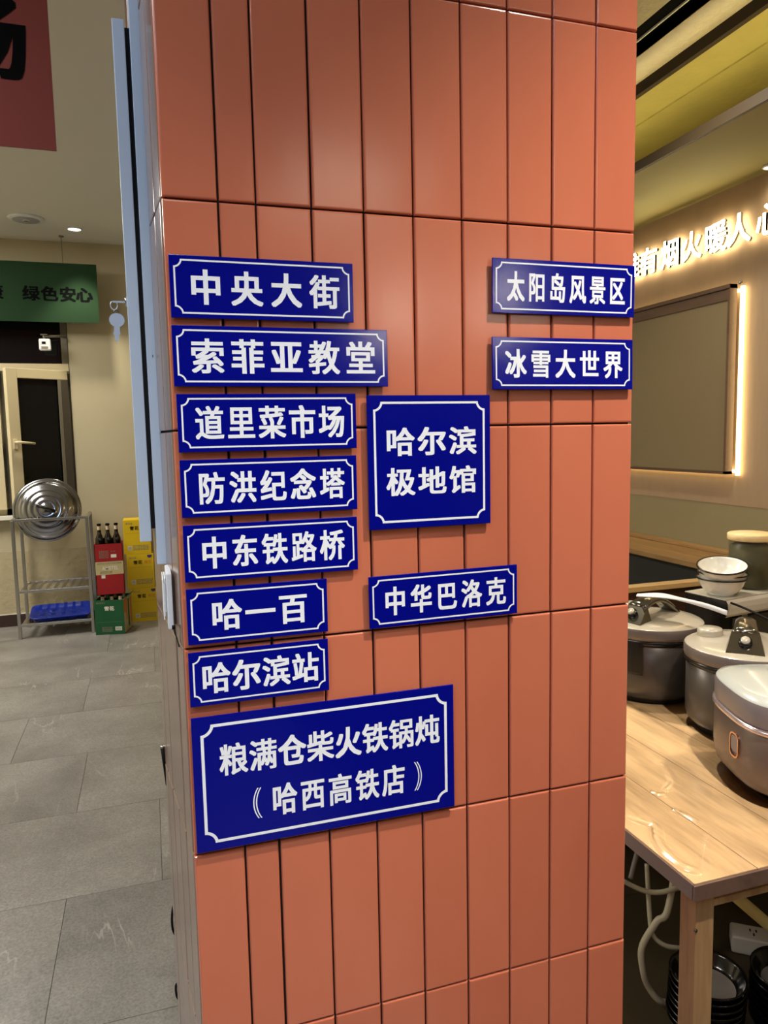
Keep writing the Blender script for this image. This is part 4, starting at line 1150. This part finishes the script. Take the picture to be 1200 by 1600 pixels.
jr = empty('storage_jar', (1.795, 1.830, 1.0005)); tag(jr, 'glass storage jar with a pale wooden lid at the right edge', 'jar')
R_ = 0.066
MB().lathe([(0.0, 0.0), (R_ - 0.003, 0.0), (R_, 0.004), (R_, 0.150), (R_ - 0.003, 0.150), (R_ - 0.003, 0.006), (0.0, 0.005)], 48).build('glass_body', M_JAR, jr)
MB().lathe([(0.0, 0.0055), (R_ - 0.0045, 0.0065), (R_ - 0.0045, 0.132), (R_ - 0.02, 0.139), (0.0, 0.136)], 40).build('contents', M_JARFILL, jr)
MB().lathe([(0.0, 0.150), (R_ + 0.001, 0.150), (R_ + 0.003, 0.153), (R_ + 0.003, 0.168), (R_, 0.171), (0.0, 0.1715)], 48).build('lid', M_BAMBOO, jr)

# ------------------------------------------------------------------ under the table
def black_bowl():
    t = empty('black_bowl')
    r = 0.090
    MB().lathe([(0.0, 0.0), (0.055, 0.0), (0.058, 0.004), (0.078, 0.022), (r - 0.002, 0.042), (r, 0.047), (r - 0.003, 0.048), (r - 0.008, 0.042), (0.072, 0.020), (0.060, 0.010), (0.0, 0.008)], 40).build('bowl_body', M_BOWLB, t)
    MB().lathe([(0.0, 0.0088), (0.058, 0.0102), (0.064, 0.0135)], 40, (False, False)).build('inner_base', M_BOWLIN, t)  # pale disc paints the reflection on the bowl's flat bottom
    return t


ORD = ['lowest', 'second from the floor', 'third from the floor', 'fourth from the floor', 'fifth from the floor', 'sixth from the floor', 'seventh from the floor', 'topmost']
bbw = None
for sx, sy, nm in ((1.245, 1.365, 'behind the table leg'), (1.438, 1.300, 'at the right under the table')):
    for k in range(8):
        if bbw is None:
            bbw = black_bowl(); o = bbw
        else:
            o = copy_tree(bbw)
        o.location = (sx + random.uniform(-0.003, 0.003), sy + random.uniform(-0.003, 0.003), 0.0005 + 0.0175 * k)
        tag(o, 'black bowl, %s of the stack %s' % (ORD[k], nm), 'bowl', 'black bowls stacked under the table')


def cable(pts, r, label, mat=None):
    mb = MB(); mb.tube(smooth_path(pts, 8), r, 8)
    return tag(mb.build('white_cable', mat or M_CABLE), label, 'cable')


cable([(1.31, 1.56, 0.73), (1.29, 1.52, 0.50), (1.224, 1.481, 0.275), (1.19, 1.485, 0.235), (1.152, 1.492, 0.169), (1.150, 1.483, 0.11), (1.165, 1.48, 0.065), (1.19, 1.465, 0.03), (1.24, 1.47, 0.008)], 0.0085, 'thick white cable curving down to the floor under the table')
cable([(1.12, 1.53, 0.335), (1.165, 1.51, 0.312), (1.20, 1.49, 0.311), (1.24, 1.475, 0.322), (1.30, 1.46, 0.34), (1.40, 1.5, 0.42), (1.45, 1.55, 0.73)], 0.0065, 'white cable sagging sideways behind the table leg')
cable([(1.20, 1.54, 0.36), (1.185, 1.505, 0.235), (1.185, 1.49, 0.195), (1.21, 1.475, 0.172), (1.25, 1.47, 0.158), (1.32, 1.48, 0.13), (1.42, 1.53, 0.02)], 0.006, 'pair of thin white cables running right behind the leg')
cable([(1.12, 1.50, 0.36), (1.15, 1.51, 0.43), (1.19, 1.52, 0.50), (1.25, 1.55, 0.60), (1.28, 1.58, 0.72)], 0.006, 'faint grey cable rising to the table underside by the pillar', pbr('grey_cable', (120, 112, 104), 0.5))
cable([(1.40, 1.62, 0.30), (1.41, 1.60, 0.15), (1.41, 1.58, 0.05), (1.43, 1.58, 0.008)], 0.012, 'short upright white lead behind the black bowls')
ps = empty('power_strip', (1.585, 1.575, 0.0), math.radians(-38)); tag(ps, 'white power strip on the floor behind the black bowls', 'power strip')
MB().box(-0.05, 0.26, -0.036, 0.036, 0.0, 0.052, bev=0.010, seg=3).build('strip_body', M_STRIPW, ps)
for k in range(3):
    q = MB()
    for (a, b_) in ((-0.008, 0.008), (0.008, 0.008), (0.0, -0.010)):
        q.box(0.01 + 0.07 * k + a - 0.002, 0.01 + 0.07 * k + a + 0.002, b_ - 0.006, b_ + 0.006, 0.0522, 0.0526)
    q.build('socket', M_BLACK, ps)
yt = MB(); yt.cyl((1.21, 1.30, 0.455), (1.50, 1.26, 0.18), 0.014, seg=14)
yto = yt.build('yellow_tube', M_YTUBE); tag(yto, 'pale yellow tube slanting under the right of the table', 'tube')

# ------------------------------------------------------------------ lamps over the scene
downlight(0.86, 0.22, 2.8, 0.05, 'downlight in the ceiling in front of the pillar', L_SPOT, (1.0, 0.93, 0.84), math.radians(96), 0.8, 0.03)
def aimed_spot(loc, aim, energy, color, cone, blend, label):
    t = empty('aimed_spotlight', loc); tag(t, label, 'spotlight')
    dv = (Vector(aim) - Vector(loc)).normalized(); q = dv.to_track_quat('-Z', 'Y').to_euler()
    MB().cyl((0, 0, 0), (0, 0, 0.09), 0.012, seg=12).build('stem', M_BLACK, t)
    hd_ = MB().lathe([(0.034, -0.05), (0.036, -0.048), (0.036, 0.05), (0.030, 0.058), (0.0, 0.06)], 28, (False, True)).build('lamp_head', M_BLACK, t); hd_.rotation_euler = q
    MB().lathe([(0.0, -0.046), (0.033, -0.046)], 28, (False, False)).build('lens', M_LAMPGLOW, hd_)
    lamp('lamp', 'SPOT', Vector((0, 0, 0)) + dv * 0.06, energy, color, t, q, 0.03, cone, blend)
    return t


aimed_spot((0.06, -0.35, 3.0), (-0.22, 0.83, 0.95), L_FILL, (1.0, 0.97, 0.92), math.radians(40), 0.9, 'added fill spotlight in front of the pillar, brightening its lower left')  # unseen fill lamp added to lift the pillar's lower left
aimed_spot((1.1, 2.9, 2.7), (1.2, 1.15, 0.75), L_TABLE * 1.6, (1.0, 0.92, 0.78), math.radians(52), 0.6, 'black track spotlight behind the cooker table, aimed at it')
downlight(1.40, 1.95, 2.80, 0.04, 'downlight over the cooker table', L_TABLE * 0.5, (1.0, 0.92, 0.78), math.radians(140), 0.5, 0.04)
downlight(2.252, 2.262, 2.467, 0.022, 'small downlight tight in the ceiling corner above the glowing letters', L_RIGHT * 0.02, WARM, math.radians(140), 0.5, 0.03)
downlight(1.95, 1.0, 2.467, 0.04, 'downlight in the low soffit near the right wall', L_RIGHT, WARM, math.radians(150), 0.5, 0.04)


def panel_light(x, y, z, sx, sy, label, energy, color, mat):
    t = empty('ceiling_panel_light', (x, y, z)); tag(t, label, 'ceiling light')
    MB().box(-sx / 2 - 0.02, sx / 2 + 0.02, -sy / 2 - 0.02, sy / 2 + 0.02, -0.012, -0.001).build('frame', M_PLASTICW, t)
    MB().box(-sx / 2, sx / 2, -sy / 2, sy / 2, -0.016, -0.012).build('diffuser', mat, t)
    lamp('lamp', 'AREA', (0, 0, -0.03), energy, color, t, (0, 0, 0), sx, size_y=sy)


panel_light(-1.1, -0.9, 3.1, 0.6, 1.2, 'cool white panel light in the left ceiling behind the photographer', L_COOL, (0.46, 0.68, 1.0), M_PANELC)
panel_light(-2.2, 5.0, 3.1, 1.2, 1.2, 'large added panel light in the left ceiling, evening out the back room light', L_ROOM, NEUT, M_PANELW)  # unseen panel added to even out light in the back room
panel_light(-1.7, 1.2, 3.1, 0.6, 1.2, 'added panel light in the left ceiling, nearer the photographer', L_ROOM * 0.45, NEUT, M_PANELW)  # smaller panel added with it to brighten the left room
panel_light(1.0, -2.2, 2.8, 0.6, 0.6, 'warm panel light in the right ceiling behind the photographer', L_WARM, (1.0, 0.90, 0.76), M_PANELW)


def glint_box(x, y, z, wx, wy, wz, label, face):  # unseen boxes added to put highlights on the blue plates
    t = empty('glint_light', (x, y, z)); tag(t, label, 'added light', None)
    MB().box(-wx / 2, wx / 2, -wy / 2, wy / 2, -wz / 2, wz / 2, bev=0.006).build('casing', M_PLASTICW, t)
    mb = MB()
    if face == 'x': mb.box(-wx / 2 - 0.004, -wx / 2 + 0.001, -wy / 2 + 0.015, wy / 2 - 0.015, -wz / 2 + 0.015, wz / 2 - 0.015)
    else: mb.box(-wx / 2 + 0.015, wx / 2 - 0.015, wy / 2 - 0.001, wy / 2 + 0.004, -wz / 2 + 0.015, wz / 2 - 0.015)
    mb.build('diffuser', M_GLINT, t)


M_GLINT = pbr('glint_light_lens', (255, 250, 240), 0.5, emit=(255, 244, 226), estr=26.0)
glint_box(2.27, -2.75, 2.32, 0.06, 0.42, 0.26, 'added light box on the right wall, for glints on the plates', 'x')
glint_box(1.78, -3.57, 2.42, 0.42, 0.06, 0.26, 'added light box behind the photographer, for glints on the plates', 'y')
